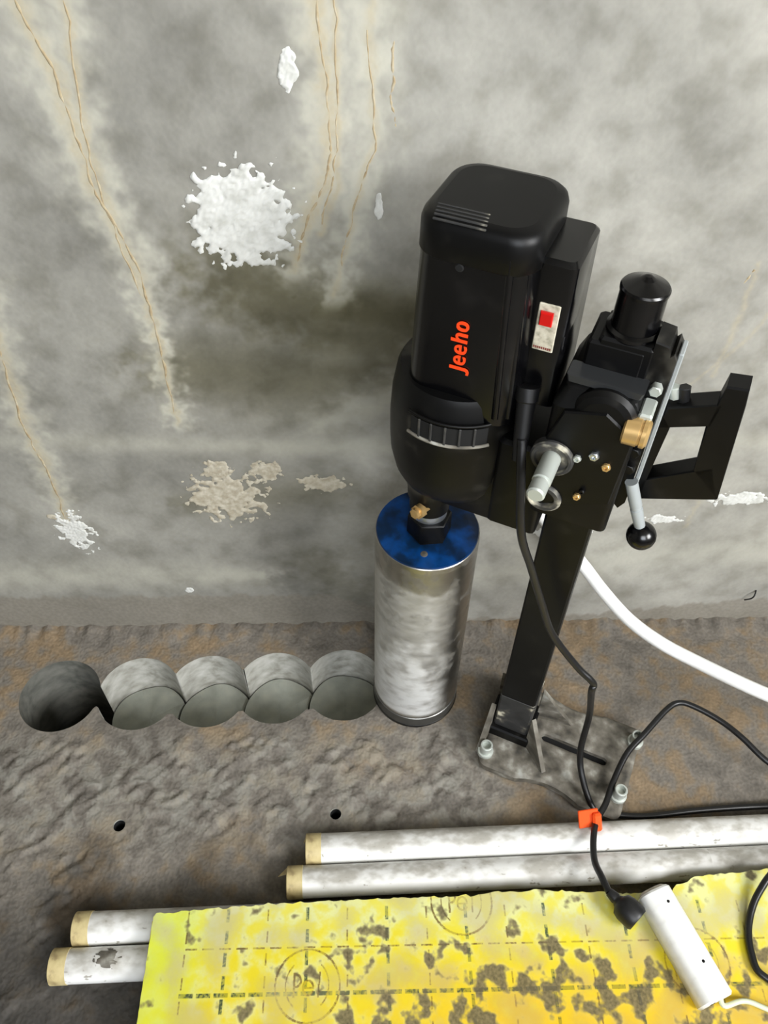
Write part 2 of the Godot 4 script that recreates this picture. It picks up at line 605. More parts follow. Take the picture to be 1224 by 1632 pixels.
func film_texture() -> ImageTexture:
	var w := int((BX1 - BX0) / BPX)
	var h := int((BZ1 - BZ0) / BPX)
	var print_ := Image.create(w, h, false, Image.FORMAT_RGBA8)
	var ink := Color(0.18, 0.24, 0.17, 0.9)
	var brown_ink := Color(0.34, 0.24, 0.08, 0.75)
	# dashed grid, every second line bold
	for k in range(-2, 21):
		var x := -0.207 + 0.0577 * k
		var bold := k % 2 == 0
		var z := BZ0 + 0.062
		while z < BZ1:
			ink_line(print_, Vector2(x + 0.012 * (z - 0.5), z), Vector2(x + 0.012 * (z - 0.5), z + 0.013), 0.0048 if bold else 0.002, ink if bold else brown_ink)
			z += 0.0289
	for k in range(1, 8):
		var z := 0.592 + 0.0577 * (k - 1)
		var bold := k % 2 == 0
		var x := -0.262
		while x < BX1:
			ink_line(print_, Vector2(x, z), Vector2(x + 0.014, z), 0.005 if bold else 0.002, ink if bold else brown_ink)
			x += 0.0240
	# round stamps
	for s in [Vector2(-0.088, 0.640), Vector2(0.135, 0.535), Vector2(0.463, 0.622), Vector2(0.69, 0.63), Vector2(0.2, 0.79), Vector2(-0.1, 0.88), Vector2(0.5, 0.86)]:
		ink_arc(print_, s, 0.045, 0.045, 0, TAU, 0.0022, brown_ink)
		ink_arc(print_, s + Vector2(0.004, 0), 0.034, 0.034, 2.3, 3.95, 0.0016, brown_ink)
		ink_arc(print_, s - Vector2(0.004, 0), 0.034, 0.034, -0.8, 0.8, 0.0016, brown_ink)
		ink_line(print_, s + Vector2(-0.018, -0.014), s + Vector2(-0.018, 0.014), 0.003, brown_ink)
		ink_arc(print_, s + Vector2(-0.018, -0.006), 0.009, 0.008, -PI / 2, PI / 2, 0.0025, brown_ink)
		ink_arc(print_, s + Vector2(0.001, 0.003), 0.007, 0.009, 0.5, TAU, 0.0022, brown_ink)
		ink_line(print_, s + Vector2(-0.006, 0.003), s + Vector2(0.008, 0.003), 0.002, brown_ink)
		ink_line(print_, s + Vector2(0.017, -0.016), s + Vector2(0.015, 0.014), 0.0025, brown_ink)
	var pd := print_.get_data()
	var big := noise(31, 0.010, 4).get_image(w, h).get_data()
	var med := noise(32, 0.02, 4).get_image(w, h).get_data()
	var fine := noise(33, 0.12, 3).get_image(w, h).get_data()
	var rgb := PackedByteArray()
	rgb.resize(w * h * 3)
	for j in h:
		var z := BZ0 + j * BPX
		for i in w:
			var q := j * w + i
			var x := BX0 + i * BPX
			var b := big[q] / 255.0
			var m := med[q] / 255.0
			var f := fine[q] / 255.0
			# clear yellow to pale scuffed film
			var sc := smoothstep(0.30, 0.72, m * 0.6 + b * 0.4) * (0.85 + 0.15 * smoothstep(0.35, 0.6, f)) + 0.45 * (1.0 - smoothstep(0.53, 0.60, z + (b - 0.5) * 0.1))
			sc = minf(sc, 1.0)
			var r := lerpf(0.86, 0.84, sc)
			var g := lerpf(0.79, 0.84, sc)
			var bl := lerpf(0.14, 0.56, sc)
			# lime cast at the left end
			var lime := 1.0 - smoothstep(-0.3, -0.2, x)
			r = lerpf(r, 0.80, lime * 0.7)
			g = lerpf(g, 0.86, lime * 0.7)
			bl = lerpf(bl, 0.30, lime * 0.6)
			# ink, worn away in places
			var al := pd[q * 4 + 3] / 255.0 * (0.35 + 0.65 * smoothstep(0.4, 0.62, f * 0.5 + m * 0.5))
			r = lerpf(r, pd[q * 4] / 255.0, al)
			g = lerpf(g, pd[q * 4 + 1] / 255.0, al)
			bl = lerpf(bl, pd[q * 4 + 2] / 255.0, al)
			# thin dried slurry and trodden mud
			var dirt := smoothstep(0.42, 0.66, (1.0 - b) * 0.6 + m * 0.4) * 0.6
			r = lerpf(r, 0.72, dirt)
			g = lerpf(g, 0.69, dirt)
			bl = lerpf(bl, 0.56, dirt)
			var amber := smoothstep(0.56, 0.68, z + (m - 0.5) * 0.1) * 0.5
			g = lerpf(g, g * 0.84, amber * (0.4 + smoothstep(-0.1, 0.2, x)))
			bl = lerpf(bl, bl * 0.45, amber * (0.4 + smoothstep(-0.1, 0.2, x)))
			var mud := smoothstep(0.55, 0.72, m * 0.46 + f * 0.06 + b * 0.48 - 0.12 + 0.19 * smoothstep(0.565, 0.65, z + (b - 0.5) * 0.06) * smoothstep(-0.2, 0.12, x))
			r = lerpf(r, 0.38 + (f - 0.5) * 0.25, mud * 0.85)
			g = lerpf(g, 0.34 + (f - 0.5) * 0.22, mud * 0.85)
			bl = lerpf(bl, 0.25 + (f - 0.5) * 0.15, mud * 0.85)
			rgb[q * 3] = clampi(int(r * 255), 0, 255)
			rgb[q * 3 + 1] = clampi(int(g * 255), 0, 255)
			rgb[q * 3 + 2] = clampi(int(bl * 255), 0, 255)
	return tex(Image.create_from_data(w, h, false, Image.FORMAT_RGB8, rgb))

# ---------------------------------------------------------------- core bit tube: smeared steel, u round, v down
func bit_textures() -> Array:
	var w := 768
	var h := 640
	var big := noise(41, 0.012, 4).get_image(w, h).get_data()
	var nf := noise(42, 0.03, 4)
	var rgb := PackedByteArray()
	rgb.resize(w * h * 3)
	var orm := PackedByteArray()
	orm.resize(w * h * 3)
	for j in h:
		var v := float(j) / h
		for i in w:
			var u := float(i) / w
			var q := j * w + i
			var b := big[q] / 255.0
			# strokes run round the tube
			var st := nf.get_noise_2d(i * 0.5, j * 1.1) * 0.35 + 0.5
			var ang := u * TAU
			var face := smoothstep(-0.15, 0.55, cos(ang - 2.05) + 0.25 * (b - 0.5))
			var low := smoothstep(0.12, 0.75, v + (b - 0.5) * 0.5)
			var cake := clampf(face * (0.12 + low * 0.95) * (0.4 + 0.9 * st), 0, 1) * smoothstep(0.06, 0.12, v)
			cake = maxf(cake, face * 0.45 * smoothstep(0.1, 0.14, v + (b - 0.5) * 0.05) * (0.5 + st))
			cake *= 1.0 - smoothstep(0.9, 0.93, v)
			cake = clampf(cake, 0, 0.95)
			var base := 0.66 + (st - 0.5) * 0.12
			var c := Vector3(base, base * 0.985, base * 0.95)
			var grime := smoothstep(0.55, 0.75, b) * 0.4
			c = c.lerp(Vector3(0.35, 0.33, 0.29), grime)
			c = c.lerp(Vector3(0.80, 0.80, 0.79), cake)
			# text-like worn dark scuffs on the caked face are streaks of bare steel
			var rim := smoothstep(0.925, 0.94, v)
			c = c.lerp(Vector3(0.30, 0.30, 0.29), rim)
			rgb[q * 3] = clampi(int(c.x * 255), 0, 255)
			rgb[q * 3 + 1] = clampi(int(c.y * 255), 0, 255)
			rgb[q * 3 + 2] = clampi(int(c.z * 255), 0, 255)
			orm[q * 3] = 255
			orm[q * 3 + 1] = clampi(int(lerpf(0.34 + grime * 0.3, 0.75, cake) * 255), 0, 255)
			orm[q * 3 + 2] = clampi(int((1.0 - maxf(cake, grime * 0.7)) * (1.0 - rim * 0.5) * 255), 0, 255)
	return [tex(Image.create_from_data(w, h, false, Image.FORMAT_RGB8, rgb)), tex(Image.create_from_data(w, h, false, Image.FORMAT_RGB8, orm))]

# ---------------------------------------------------------------- materials
func make_materials() -> void:
	var dusty := mottled(51, 0.012, [[0.0, Color(0.045, 0.045, 0.048)], [0.55, Color(0.075, 0.075, 0.078)], [0.68, Color(0.14, 0.135, 0.125)], [0.8, Color(0.34, 0.33, 0.30)], [1.0, Color(0.5, 0.48, 0.44)]])
	var soot := mottled(52, 0.015, [[0.0, Color(0.05, 0.05, 0.055)], [0.7, Color(0.085, 0.085, 0.09)], [0.9, Color(0.17, 0.165, 0.155)], [1.0, Color(0.25, 0.24, 0.22)]])
	M.black = mat(Color(0.6, 0.6, 0.6), 0.42, 0.0, soot, 4.0)
	M.shell = mat(Color(0.5, 0.5, 0.53), 0.22, 0.0, soot, 3.0)
	M.cast = mat(Color(0.6, 0.6, 0.6), 0.45, 0.0, dusty, 3.5)
	M.dusty = mat(Color(2.0, 2.0, 1.95), 0.6, 0.0, dusty, 6.0)
	var caked := mottled(53, 0.02, [[0.0, Color(0.20, 0.19, 0.17)], [0.35, Color(0.36, 0.34, 0.30)], [0.6, Color(0.45, 0.43, 0.39)], [0.8, Color(0.58, 0.57, 0.53)], [1.0, Color(0.68, 0.68, 0.65)]])
	M.caked = mat(Color.WHITE, 0.75, 0.0, caked, 5.0)
	for k in [M.black, M.cast]: k.metallic_specular = 0.35
	M.sheen_grey = mat(Color(0.17, 0.175, 0.18), 0.4, 0.1, soot, 4.0)  # lighter grey standing in for sheen on the carriage top
	M.sheen_grey.albedo_texture = null
	M.rubber = mat(Color(0.06, 0.06, 0.065), 0.45)
	M.cord = mat(Color(0.07, 0.07, 0.075), 0.36)
	M.zinc = mat(Color(0.74, 0.76, 0.73), 0.38, 0.35)
	M.bright = mat(Color(0.80, 0.82, 0.84), 0.28, 0.9)
	M.brass = mat(Color(0.82, 0.68, 0.45), 0.3, 0.6)
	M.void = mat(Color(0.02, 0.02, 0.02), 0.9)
	M.silver = mat(Color(0.62, 0.64, 0.64), 0.4, 0.1)
	var blue := mottled(54, 0.014, [[0.0, Color(0.015, 0.07, 0.12)], [0.42, Color(0.015, 0.14, 0.27)], [0.65, Color(0.01, 0.21, 0.42)], [1.0, Color(0.03, 0.28, 0.54)]])
	M.blue = mat(Color.WHITE, 0.32, 0.0, blue, 5.0)
	M.orange = mat(Color(0.95, 0.27, 0.06), 0.5)
	M.tape_orange = mat(Color(0.95, 0.33, 0.08), 0.4)
	M.red = mat(Color(0.75, 0.06, 0.05), 0.3)
	var ivory := mottled(55, 0.03, [[0.0, Color(0.55, 0.53, 0.46)], [0.5, Color(0.77, 0.74, 0.66)], [1.0, Color(0.85, 0.83, 0.76)]])
	M.ivory = mat(Color.WHITE, 0.4, 0.0, ivory, 12.0)
	M.print_red = mat(Color(0.5, 0.2, 0.17), 0.6)
	var pvc := mottled(56, 0.016, [[0.0, Color(0.42, 0.39, 0.33)], [0.28, Color(0.66, 0.64, 0.58)], [0.42, Color(0.88, 0.88, 0.86)], [1.0, Color(0.95, 0.95, 0.94)]], 512, 5)
	M.pvc = mat(Color.WHITE, 0.35, 0.0, pvc, 3.2)
	# dust and cement have settled on the upper side of the pipes: u along, v round from the viewer's side over the top
	var pw := 1024
	var ph := 128
	var pa := noise(65, 0.011, 4).get_image(pw, ph).get_data()
	var pb := noise(66, 0.05, 4)
	var prgb := PackedByteArray()
	prgb.resize(pw * ph * 3)
	for j in ph:
		var v := (j + 0.5) / ph
		for i in pw:
			var a := pa[j * pw + i] / 255.0
			var n := pb.get_noise_2d(i, j * 1.6) * 0.5 + 0.5
			var top := smoothstep(0.10, 0.24, v + (a - 0.5) * 0.14) * (1.0 - smoothstep(0.45, 0.6, v))
			var du := clampf(top * (0.3 + 0.7 * smoothstep(0.3, 0.7, n * 0.5 + a * 0.5)), 0, 1) * 0.6
			du = maxf(du, smoothstep(0.69, 0.76, n * 0.8 + a * 0.2) * 0.7)
			prgb[(j * pw + i) * 3] = int(lerpf(0.93, 0.50, du) * 255)
			prgb[(j * pw + i) * 3 + 1] = int(lerpf(0.93, 0.475, du) * 255)
			prgb[(j * pw + i) * 3 + 2] = int(lerpf(0.92, 0.42, du) * 255)
	M.dusty_pvc = mat(Color.WHITE, 0.4)
	M.dusty_pvc.albedo_texture = tex(Image.create_from_data(pw, ph, false, Image.FORMAT_RGB8, prgb))
	M.pvc_in = mat(Color(0.75, 0.73, 0.68), 0.5)
	var tape := mottled(57, 0.02, [[0.0, Color(0.46, 0.38, 0.26)], [0.45, Color(0.76, 0.69, 0.50)], [1.0, Color(0.84, 0.78, 0.58)]])
	M.tape = mat(Color.WHITE, 0.55, 0.0, tape, 8.0)
	M.hose = mat(Color(0.95, 0.95, 0.94), 0.35)
	var strip := mottled(58, 0.03, [[0.0, Color(0.84, 0.835, 0.81)], [0.35, Color(0.90, 0.90, 0.88)], [1.0, Color(0.93, 0.93, 0.92)]])
	M.strip = mat(Color.WHITE, 0.32, 0.0, strip, 6.0)
	M.strip_cord = mat(Color(0.80, 0.82, 0.70), 0.25)
	var plaster := mottled(59, 0.02, [[0.0, Color(0.70, 0.70, 0.67)], [0.5, Color(0.81, 0.81, 0.79)], [1.0, Color(0.86, 0.86, 0.84)]])
	M.plaster = mat(Color.WHITE, 0.85, 0.0, plaster, 6.0)
	var oldplaster := mottled(60, 0.03, [[0.0, Color(0.60, 0.56, 0.48)], [1.0, Color(0.80, 0.78, 0.72)]])
	M.plaster_old = mat(Color.WHITE, 0.85, 0.0, oldplaster, 8.0)
	var drip := mottled(61, 0.03, [[0.0, Color(0.56, 0.48, 0.36)], [0.5, Color(0.66, 0.60, 0.48)], [1.0, Color(0.72, 0.69, 0.62)]])
	M.drip = mat(Color.WHITE, 0.8, 0.0, drip, 8.0)
	var conc := mottled(62, 0.012, [[0.0, Color(0.42, 0.41, 0.38)], [0.5, Color(0.52, 0.515, 0.48)], [1.0, Color(0.60, 0.59, 0.55)]], 512, 6)
	M.concrete = mat(Color.WHITE, 0.9, 0.0, conc, 1.0)
	M.concrete.uv1_world_triplanar = true
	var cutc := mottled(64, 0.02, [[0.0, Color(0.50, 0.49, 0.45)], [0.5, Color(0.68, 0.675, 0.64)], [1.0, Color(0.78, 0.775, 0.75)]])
	var shadedc := mottled(67, 0.02, [[0.0, Color(0.30, 0.30, 0.28)], [0.5, Color(0.42, 0.42, 0.39)], [1.0, Color(0.50, 0.49, 0.46)]])
	M.shaded_cut = mat(Color.WHITE, 0.7, 0.0, shadedc, 6.0)  # darker copy of the cut concrete, paints the shade in the deep hole
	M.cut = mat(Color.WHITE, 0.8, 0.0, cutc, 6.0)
	var core := mottled(63, 0.02, [[0.0, Color(0.52, 0.53, 0.49)], [0.5, Color(0.58, 0.59, 0.55)], [1.0, Color(0.63, 0.63, 0.58)]])
	M.core = mat(Color.WHITE, 0.8, 0.0, core, 5.0)
	M.foam = mat(Color(0.88, 0.82, 0.35), 0.8)

# ---------------------------------------------------------------- scene
func _ready() -> void:
	# camera
	var cam := Camera3D.new()
	cam.name = "camera"
	cam.position = Vector3(0, 1.35, 0.8855)
	cam.rotation_order = EULER_ORDER_YXZ
	cam.rotation_degrees = Vector3(-48.9, -1.9, 0.9)
	cam.fov = 64.63
	cam.near = 0.02
	add_child(cam)
	cam.current = true
	# sky and exposure
	var env := Environment.new()
	var sky := Sky.new()
	var sm := ProceduralSkyMaterial.new()
	sm.sky_top_color = Color(0.72, 0.80, 0.90)
	sm.sky_horizon_color = Color(0.88, 0.91, 0.94)
	sm.ground_bottom_color = Color(0.40, 0.39, 0.37)
	sm.ground_horizon_color = Color(0.62, 0.62, 0.60)
	sm.sun_angle_max = 1.0
	sky.sky_material = sm
	env.background_mode = Environment.BG_SKY
	env.sky = sky
	env.background_energy_multiplier = 4.0
	env.tonemap_mode = Environment.TONE_MAPPER_LINEAR
	env.tonemap_exposure = 1.40
	env.sdfgi_enabled = true
	env.ssao_enabled = true
	env.ssil_enabled = true
	var we := WorldEnvironment.new()
	we.name = "world"
	we.environment = env
	add_child(we)
	# daylight entering through the window opening in the right wall and added fill light from behind the camera
	for w in [[Vector3(2.19, 2.05, 1.95), Vector3(0.2, 0.6, 0.1), Vector2(1.25, 1.25), 8.5, "window_daylight"], [Vector3(0.25, 2.05, 2.69), Vector3(0.1, 0.5, 0.1), Vector2(1.5, 1.35), 3.6, "added_front_fill"]]:
		var day := AreaLight3D.new()
		day.name = w[4]
		day.area_size = w[2]
		day.area_normalize_energy = true
		day.light_energy = w[3]
		day.light_color = Color(1.0, 0.995, 0.985)
		day.shadow_enabled = true
		day.area_range = 12.0
		add_child(day)
		day.look_at_from_position(w[0], w[1])

	make_materials()
	build_room()
	build_floor()
	build_wall_marks()
	build_drill()
	build_hose()
	build_pipes()
	build_board()
	build_strip()

func build_room() -> void:
	var wt := wall_textures()
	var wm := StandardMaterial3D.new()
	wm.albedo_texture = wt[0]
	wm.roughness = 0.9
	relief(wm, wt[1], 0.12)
	var st := mk()
	# front face with its own coordinates, then the body behind it
	var X := 2.2
	var H := 3.0
	st.set_smooth_group(-1)
	var fx := [-X, WX0, WX1, X]
	var fy := [-0.4, WY0, WY1, H]
	for a in 3:
		for b in 3:
			var c := [Vector3(fx[a], fy[b], 0), Vector3(fx[a + 1], fy[b], 0), Vector3(fx[a + 1], fy[b + 1], 0), Vector3(fx[a], fy[b + 1], 0)]
			for k in [0, 2, 1, 0, 3, 2]:
				var p: Vector3 = c[k]
				st.set_uv(Vector2((p.x - WX0) / (WX1 - WX0), (WY1 - p.y) / (WY1 - WY0)))
				st.add_vertex(p)
	st.set_uv(Vector2(0.02, 0.02))
	for f in [[Vector3(-X, -0.4, -0.2), Vector3(X, -0.4, -0.2), Vector3(X, H, -0.2), Vector3(-X, H, -0.2), Vector3(0, 0, -1)], [Vector3(-X, H, 0), Vector3(X, H, 0), Vector3(X, H, -0.2), Vector3(-X, H, -0.2), Vector3(0, 1, 0)], [Vector3(-X, -0.4, 0), Vector3(X, -0.4, 0), Vector3(X, -0.4, -0.2), Vector3(-X, -0.4, -0.2), Vector3(0, -1, 0)], [Vector3(X, -0.4, 0), Vector3(X, H, 0), Vector3(X, H, -0.2), Vector3(X, -0.4, -0.2), Vector3(1, 0, 0)], [Vector3(-X, -0.4, 0), Vector3(-X, H, 0), Vector3(-X, H, -0.2), Vector3(-X, -0.4, -0.2), Vector3(-1, 0, 0)]]:
		tri(st, f[0], f[1], f[2], f[4])
		tri(st, f[0], f[2], f[3], f[4])
	tag(part(self, "wall_back", st, wm), "", "", "", "structure")
	# left, front and right walls, ceiling
	st = mk()
	bbox(st, Vector3(-2.3, 1.3, 1.3), Vector3(0.2, 3.4, 3.0), 0.001)
	tag(part(self, "wall_left", st, M.concrete), "", "", "", "structure")
	st = mk()
	bbox(st, Vector3(-1.475, 1.3, 2.8), Vector3(1.85, 3.4, 0.2), 0.001)
	bbox(st, Vector3(1.725, 1.3, 2.8), Vector3(1.35, 3.4, 0.2), 0.001)
	bbox(st, Vector3(0.25, 0.475, 2.8), Vector3(1.6, 1.75, 0.2), 0.001)
	bbox(st, Vector3(0.25, 2.875, 2.8), Vector3(1.6, 0.25, 0.2), 0.001)
	tag(part(self, "wall_front", st, M.concrete), "", "", "", "structure")  # opening behind the camera added for the frontal fill light
	st = mk()
	bbox(st, Vector3(0, 3.1, 1.3), Vector3(4.8, 0.2, 3.4), 0.001)
	tag(part(self, "ceiling", st, M.concrete), "", "", "", "structure")
	st = mk()
	bbox(st, Vector3(2.3, 1.3, 0.55), Vector3(0.2, 3.4, 1.5), 0.001)
	bbox(st, Vector3(2.3, 1.3, 2.7), Vector3(0.2, 3.4, 0.2), 0.001)
	bbox(st, Vector3(2.3, 0.5, 1.95), Vector3(0.2, 1.8, 1.3), 0.001)
	bbox(st, Vector3(2.3, 2.85, 1.95), Vector3(0.2, 0.3, 1.3), 0.001)
	tag(part(self, "wall_right", st, M.concrete), "", "", "", "structure")

func build_floor() -> void:
	n_swell = noise(71, 0.006, 3)
	n_ridge = noise(72, 0.022, 3)
	n_ridge.domain_warp_enabled = true
	n_ridge.domain_warp_amplitude = 24.0
	n_ridge.domain_warp_frequency = 0.018
	n_mask = noise(73, 0.012, 2)
	n_grit = noise(74, 0.09, 3)
	var ft := floor_texture()
	var fm := StandardMaterial3D.new()
	fm.albedo_texture = ft[0]
	fm.roughness = 0.82
	relief(fm, ft[1], 0.25)
	var uvf := func(x: float, z: float) -> Vector2: return Vector2((x - FX0) / (FX1 - FX0), (z - FZ0) / (FZ1 - FZ0))
	var bw := mk()
	var bd := mk()
	var am := field_mesh(floor_field, func(x: float, z: float, f: float) -> Vector3: return Vector3(x, floor_height(x, z, f), z), FX0, FX1, FZ0, FZ1, 0.004, Vector3(0, -0.36, 0), Vector3.UP, uvf, [bw, bd])
	# the rest of the slab, plainer
	var st := mk()
	for r in [[-2.2, FX0 + 0.002, FZ0, 3.4], [FX1 - 0.002, 2.2, FZ0, 3.4], [FX0, FX1, FZ1 - 0.002, 3.4]]:
		st.set_smooth_group(-1)
		var c := [Vector3(r[0], -0.002, r[2]), Vector3(r[1], -0.002, r[2]), Vector3(r[1], -0.002, r[3]), Vector3(r[0], -0.002, r[3])]
		for k in [[0, 1, 2], [0, 2, 3]]:
			for p in k: st.set_uv(uvf.call(c[p].x, c[p].z))
			tri(st, c[k[0]], c[k[1]], c[k[2]], Vector3.UP)
	bbox(st, Vector3(0, -0.4, 1.6), Vector3(4.6, 0.1, 3.8), 0.001)
	st.generate_normals()
	st.commit(am)
	var fl := mesh_part(self, "floor", am, fm)
	tag(fl, "", "", "", "structure")
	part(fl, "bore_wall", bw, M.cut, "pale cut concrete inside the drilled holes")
	part(fl, "bore_wall", bd, M.shaded_cut, "wall of the deep empty hole, its shade painted into the colour")
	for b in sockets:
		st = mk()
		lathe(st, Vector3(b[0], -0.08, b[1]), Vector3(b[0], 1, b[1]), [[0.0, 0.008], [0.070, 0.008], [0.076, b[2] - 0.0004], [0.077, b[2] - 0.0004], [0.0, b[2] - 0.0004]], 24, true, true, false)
		part(fl, "socket_shade", st, M.void)  # black liner added to paint the shade inside the small holes
	# cores still standing in four of the bores; every later bore cut into the one before it
	var depth := [0.36, 0.104, 0.106, 0.098, 0.092]
	for k in range(1, 5):
		var disc := PackedVector2Array()
		for i in 64:
			disc.append(Vector2(bores[k][0] + cos(TAU * i / 64) * 0.0705, bores[k][1] + sin(TAU * i / 64) * 0.0705))
		var polys := [disc]
		if k < 4:
			var cut := PackedVector2Array()
			for i in 64:
				cut.append(Vector2(bores[k + 1][0] + cos(TAU * i / 64) * 0.074, bores[k + 1][1] + sin(TAU * i / 64) * 0.074))
			polys = Geometry2D.clip_polygons(disc, cut)
		st = mk()
		for pl in polys:
			var ring0 := []
			var ring1 := []
			for p in pl:
				ring0.append(Vector3(p.x, -0.345, p.y))
				ring1.append(Vector3(p.x, -depth[k] + 0.004 * sin(p.x * 60.0), p.y))
			loft(st, [ring0, ring1])
		part(fl, "drilled_core", st, M.core, "grey concrete core standing in a drilled hole")

func build_wall_marks() -> void:
	var wall := get_node("wall_back")
	var jag := noise(81, 0.05, 4)
	var jag2 := noise(82, 0.11, 3)
	# thin plaster splashes: centre, radii, ragged by, seed shift, material, name
	var spots := [
		[-0.143, 0.860, 0.060, 0.062, 0.55, 0.0, M.plaster, "plaster_splash", 0.0030],
		[-0.076, 1.022, 0.010, 0.019, 0.45, 40.0, M.plaster, "plaster_fleck", 0.002],
		[0.018, 0.872, 0.005, 0.016, 0.5, 90.0, M.plaster, "plaster_fleck", 0.0015],
		[-0.225, 0.375, 0.055, 0.052, 0.95, 300.0, M.plaster_old, "plaster_splash", 0.0025],
		[-0.232, 0.437, 0.022, 0.022, 0.6, 700.0, M.plaster_old, "plaster_splash", 0.002],
		[-0.157, 0.436, 0.024, 0.022, 0.6, 900.0, M.plaster_old, "plaster_splash", 0.002],
		[-0.068, 0.405, 0.038, 0.016, 0.8, 1200.0, M.plaster_old, "plaster_splash", 0.0015],
		[-0.492, 0.292, 0.026, 0.045, 0.9, 1500.0, M.plaster, "plaster_splash", 0.002],
		[-0.33, 0.12, 0.009, 0.008, 0.5, 1700.0, M.plaster, "plaster_fleck", 0.002],
		[-0.52, 0.33, 0.010, 0.006, 0.6, 1800.0, M.plaster_old, "plaster_fleck", 0.0015],
		[0.62, 0.36, 0.055, 0.014, 0.8, 2000.0, M.plaster, "plaster_splash", 0.0015],
		[0.5, 0.31, 0.03, 0.010, 0.8, 2300.0, M.plaster, "plaster_fleck", 0.0015],
		[0.33, 0.28, 0.06, 0.012, 0.7, 2600.0, M.plaster, "plaster_splash", 0.0015],
	]
	for s in spots:
		var sh: float = s[5]
		var big: bool = minf(s[2], s[3]) > 0.03
		var fld := func(x: float, y: float) -> float:
			var d := Vector2((x - s[0]) / s[2], (y - s[1]) / s[3]).length()
			return 1.0 - d + s[4] * (jag.get_noise_2d(x * 1000 + sh, y * 1000) + 0.12 * jag2.get_noise_2d(x * 1000 + sh, y * 1000))
		var plc := func(x: float, y: float, f: float) -> Vector3:
			return Vector3(x, y, 0.0004 + clampf(f * 8.0, 0.0, 1.0) * s[8] * (0.75 + 0.5 * jag2.get_noise_2d(x * 1500, y * 1500)))
		var am := field_mesh(fld, plc, s[0] - s[2] * 1.8, s[0] + s[2] * 1.8, s[1] - s[3] * 1.8, s[1] + s[3] * 1.8, 0.0022 if big else 0.0013, Vector3.ZERO, Vector3.BACK)
		if am.get_surface_count() > 0 and am.get_faces().size() > 0:
			mesh_part(wall, s[7], am, s[6])
	# runs of grout that dribbled down the plaster
	var rng := RandomNumberGenerator.new()
	rng.seed = 7
	for r in [
		[[[-0.335, 1.2], [-0.331, 1.085], [-0.314, 1.011], [-0.305, 0.897], [-0.28, 0.801], [-0.276, 0.688], [-0.275, 0.545]], 0.0022],
		[[[-0.28, 1.2], [-0.286, 1.085], [-0.299, 0.947], [-0.293, 0.843], [-0.278, 0.74]], 0.0016],
		[[[-0.05, 1.2], [-0.044, 1.086], [-0.036, 0.98], [-0.042, 0.911], [-0.066, 0.858], [-0.087, 0.792]], 0.002],
		[[[-0.028, 1.2], [-0.026, 1.05], [-0.027, 0.96], [-0.036, 0.90], [-0.055, 0.845]], 0.0016],
		[[[0.006, 1.06], [0.012, 0.95], [-0.003, 0.904], [-0.02, 0.83], [-0.03, 0.79]], 0.0016],
		[[[0.031, 1.05], [0.032, 1.0], [0.038, 0.962]], 0.002],
		[[[-0.489, 0.67], [-0.499, 0.532], [-0.494, 0.411], [-0.5, 0.303]], 0.0022],
		[[[0.49, 0.79], [0.478, 0.765]], 0.002],
	]:
		var pts := []
		for p in r[0]: pts.append(Vector3(p[0] + rng.randf_range(-0.002, 0.002), p[1], 0.0))
		var path := spline(pts, 14)
		var rad := []
		for i in path.size():
			path[i].x += jag.get_noise_2d(path[i].y * 500, r[1] * 90000) * 0.004
			path[i].z = -r[1] * 0.6
			var e := minf(1.0, (path.size() - 1 - i) / 5.0)
			rad.append(r[1] * (0.55 + 0.45 * e) * (0.85 + 0.5 * jag2.get_noise_2d(path[i].y * 1500, path[i].x * 500)))
		var st := mk()
		tube(st, path, rad, 8)
		part(wall, "grout_run", st, M.drip)
	var wire := mk()
	tube(wire, spline([Vector3(0.742, 0.098, -0.004), Vector3(0.737, 0.094, 0.008), Vector3(0.733, 0.085, 0.01), Vector3(0.726, 0.072, 0.004)], 5), 0.0015, 6)
	part(wall, "wire_stub", wire, M.rubber)

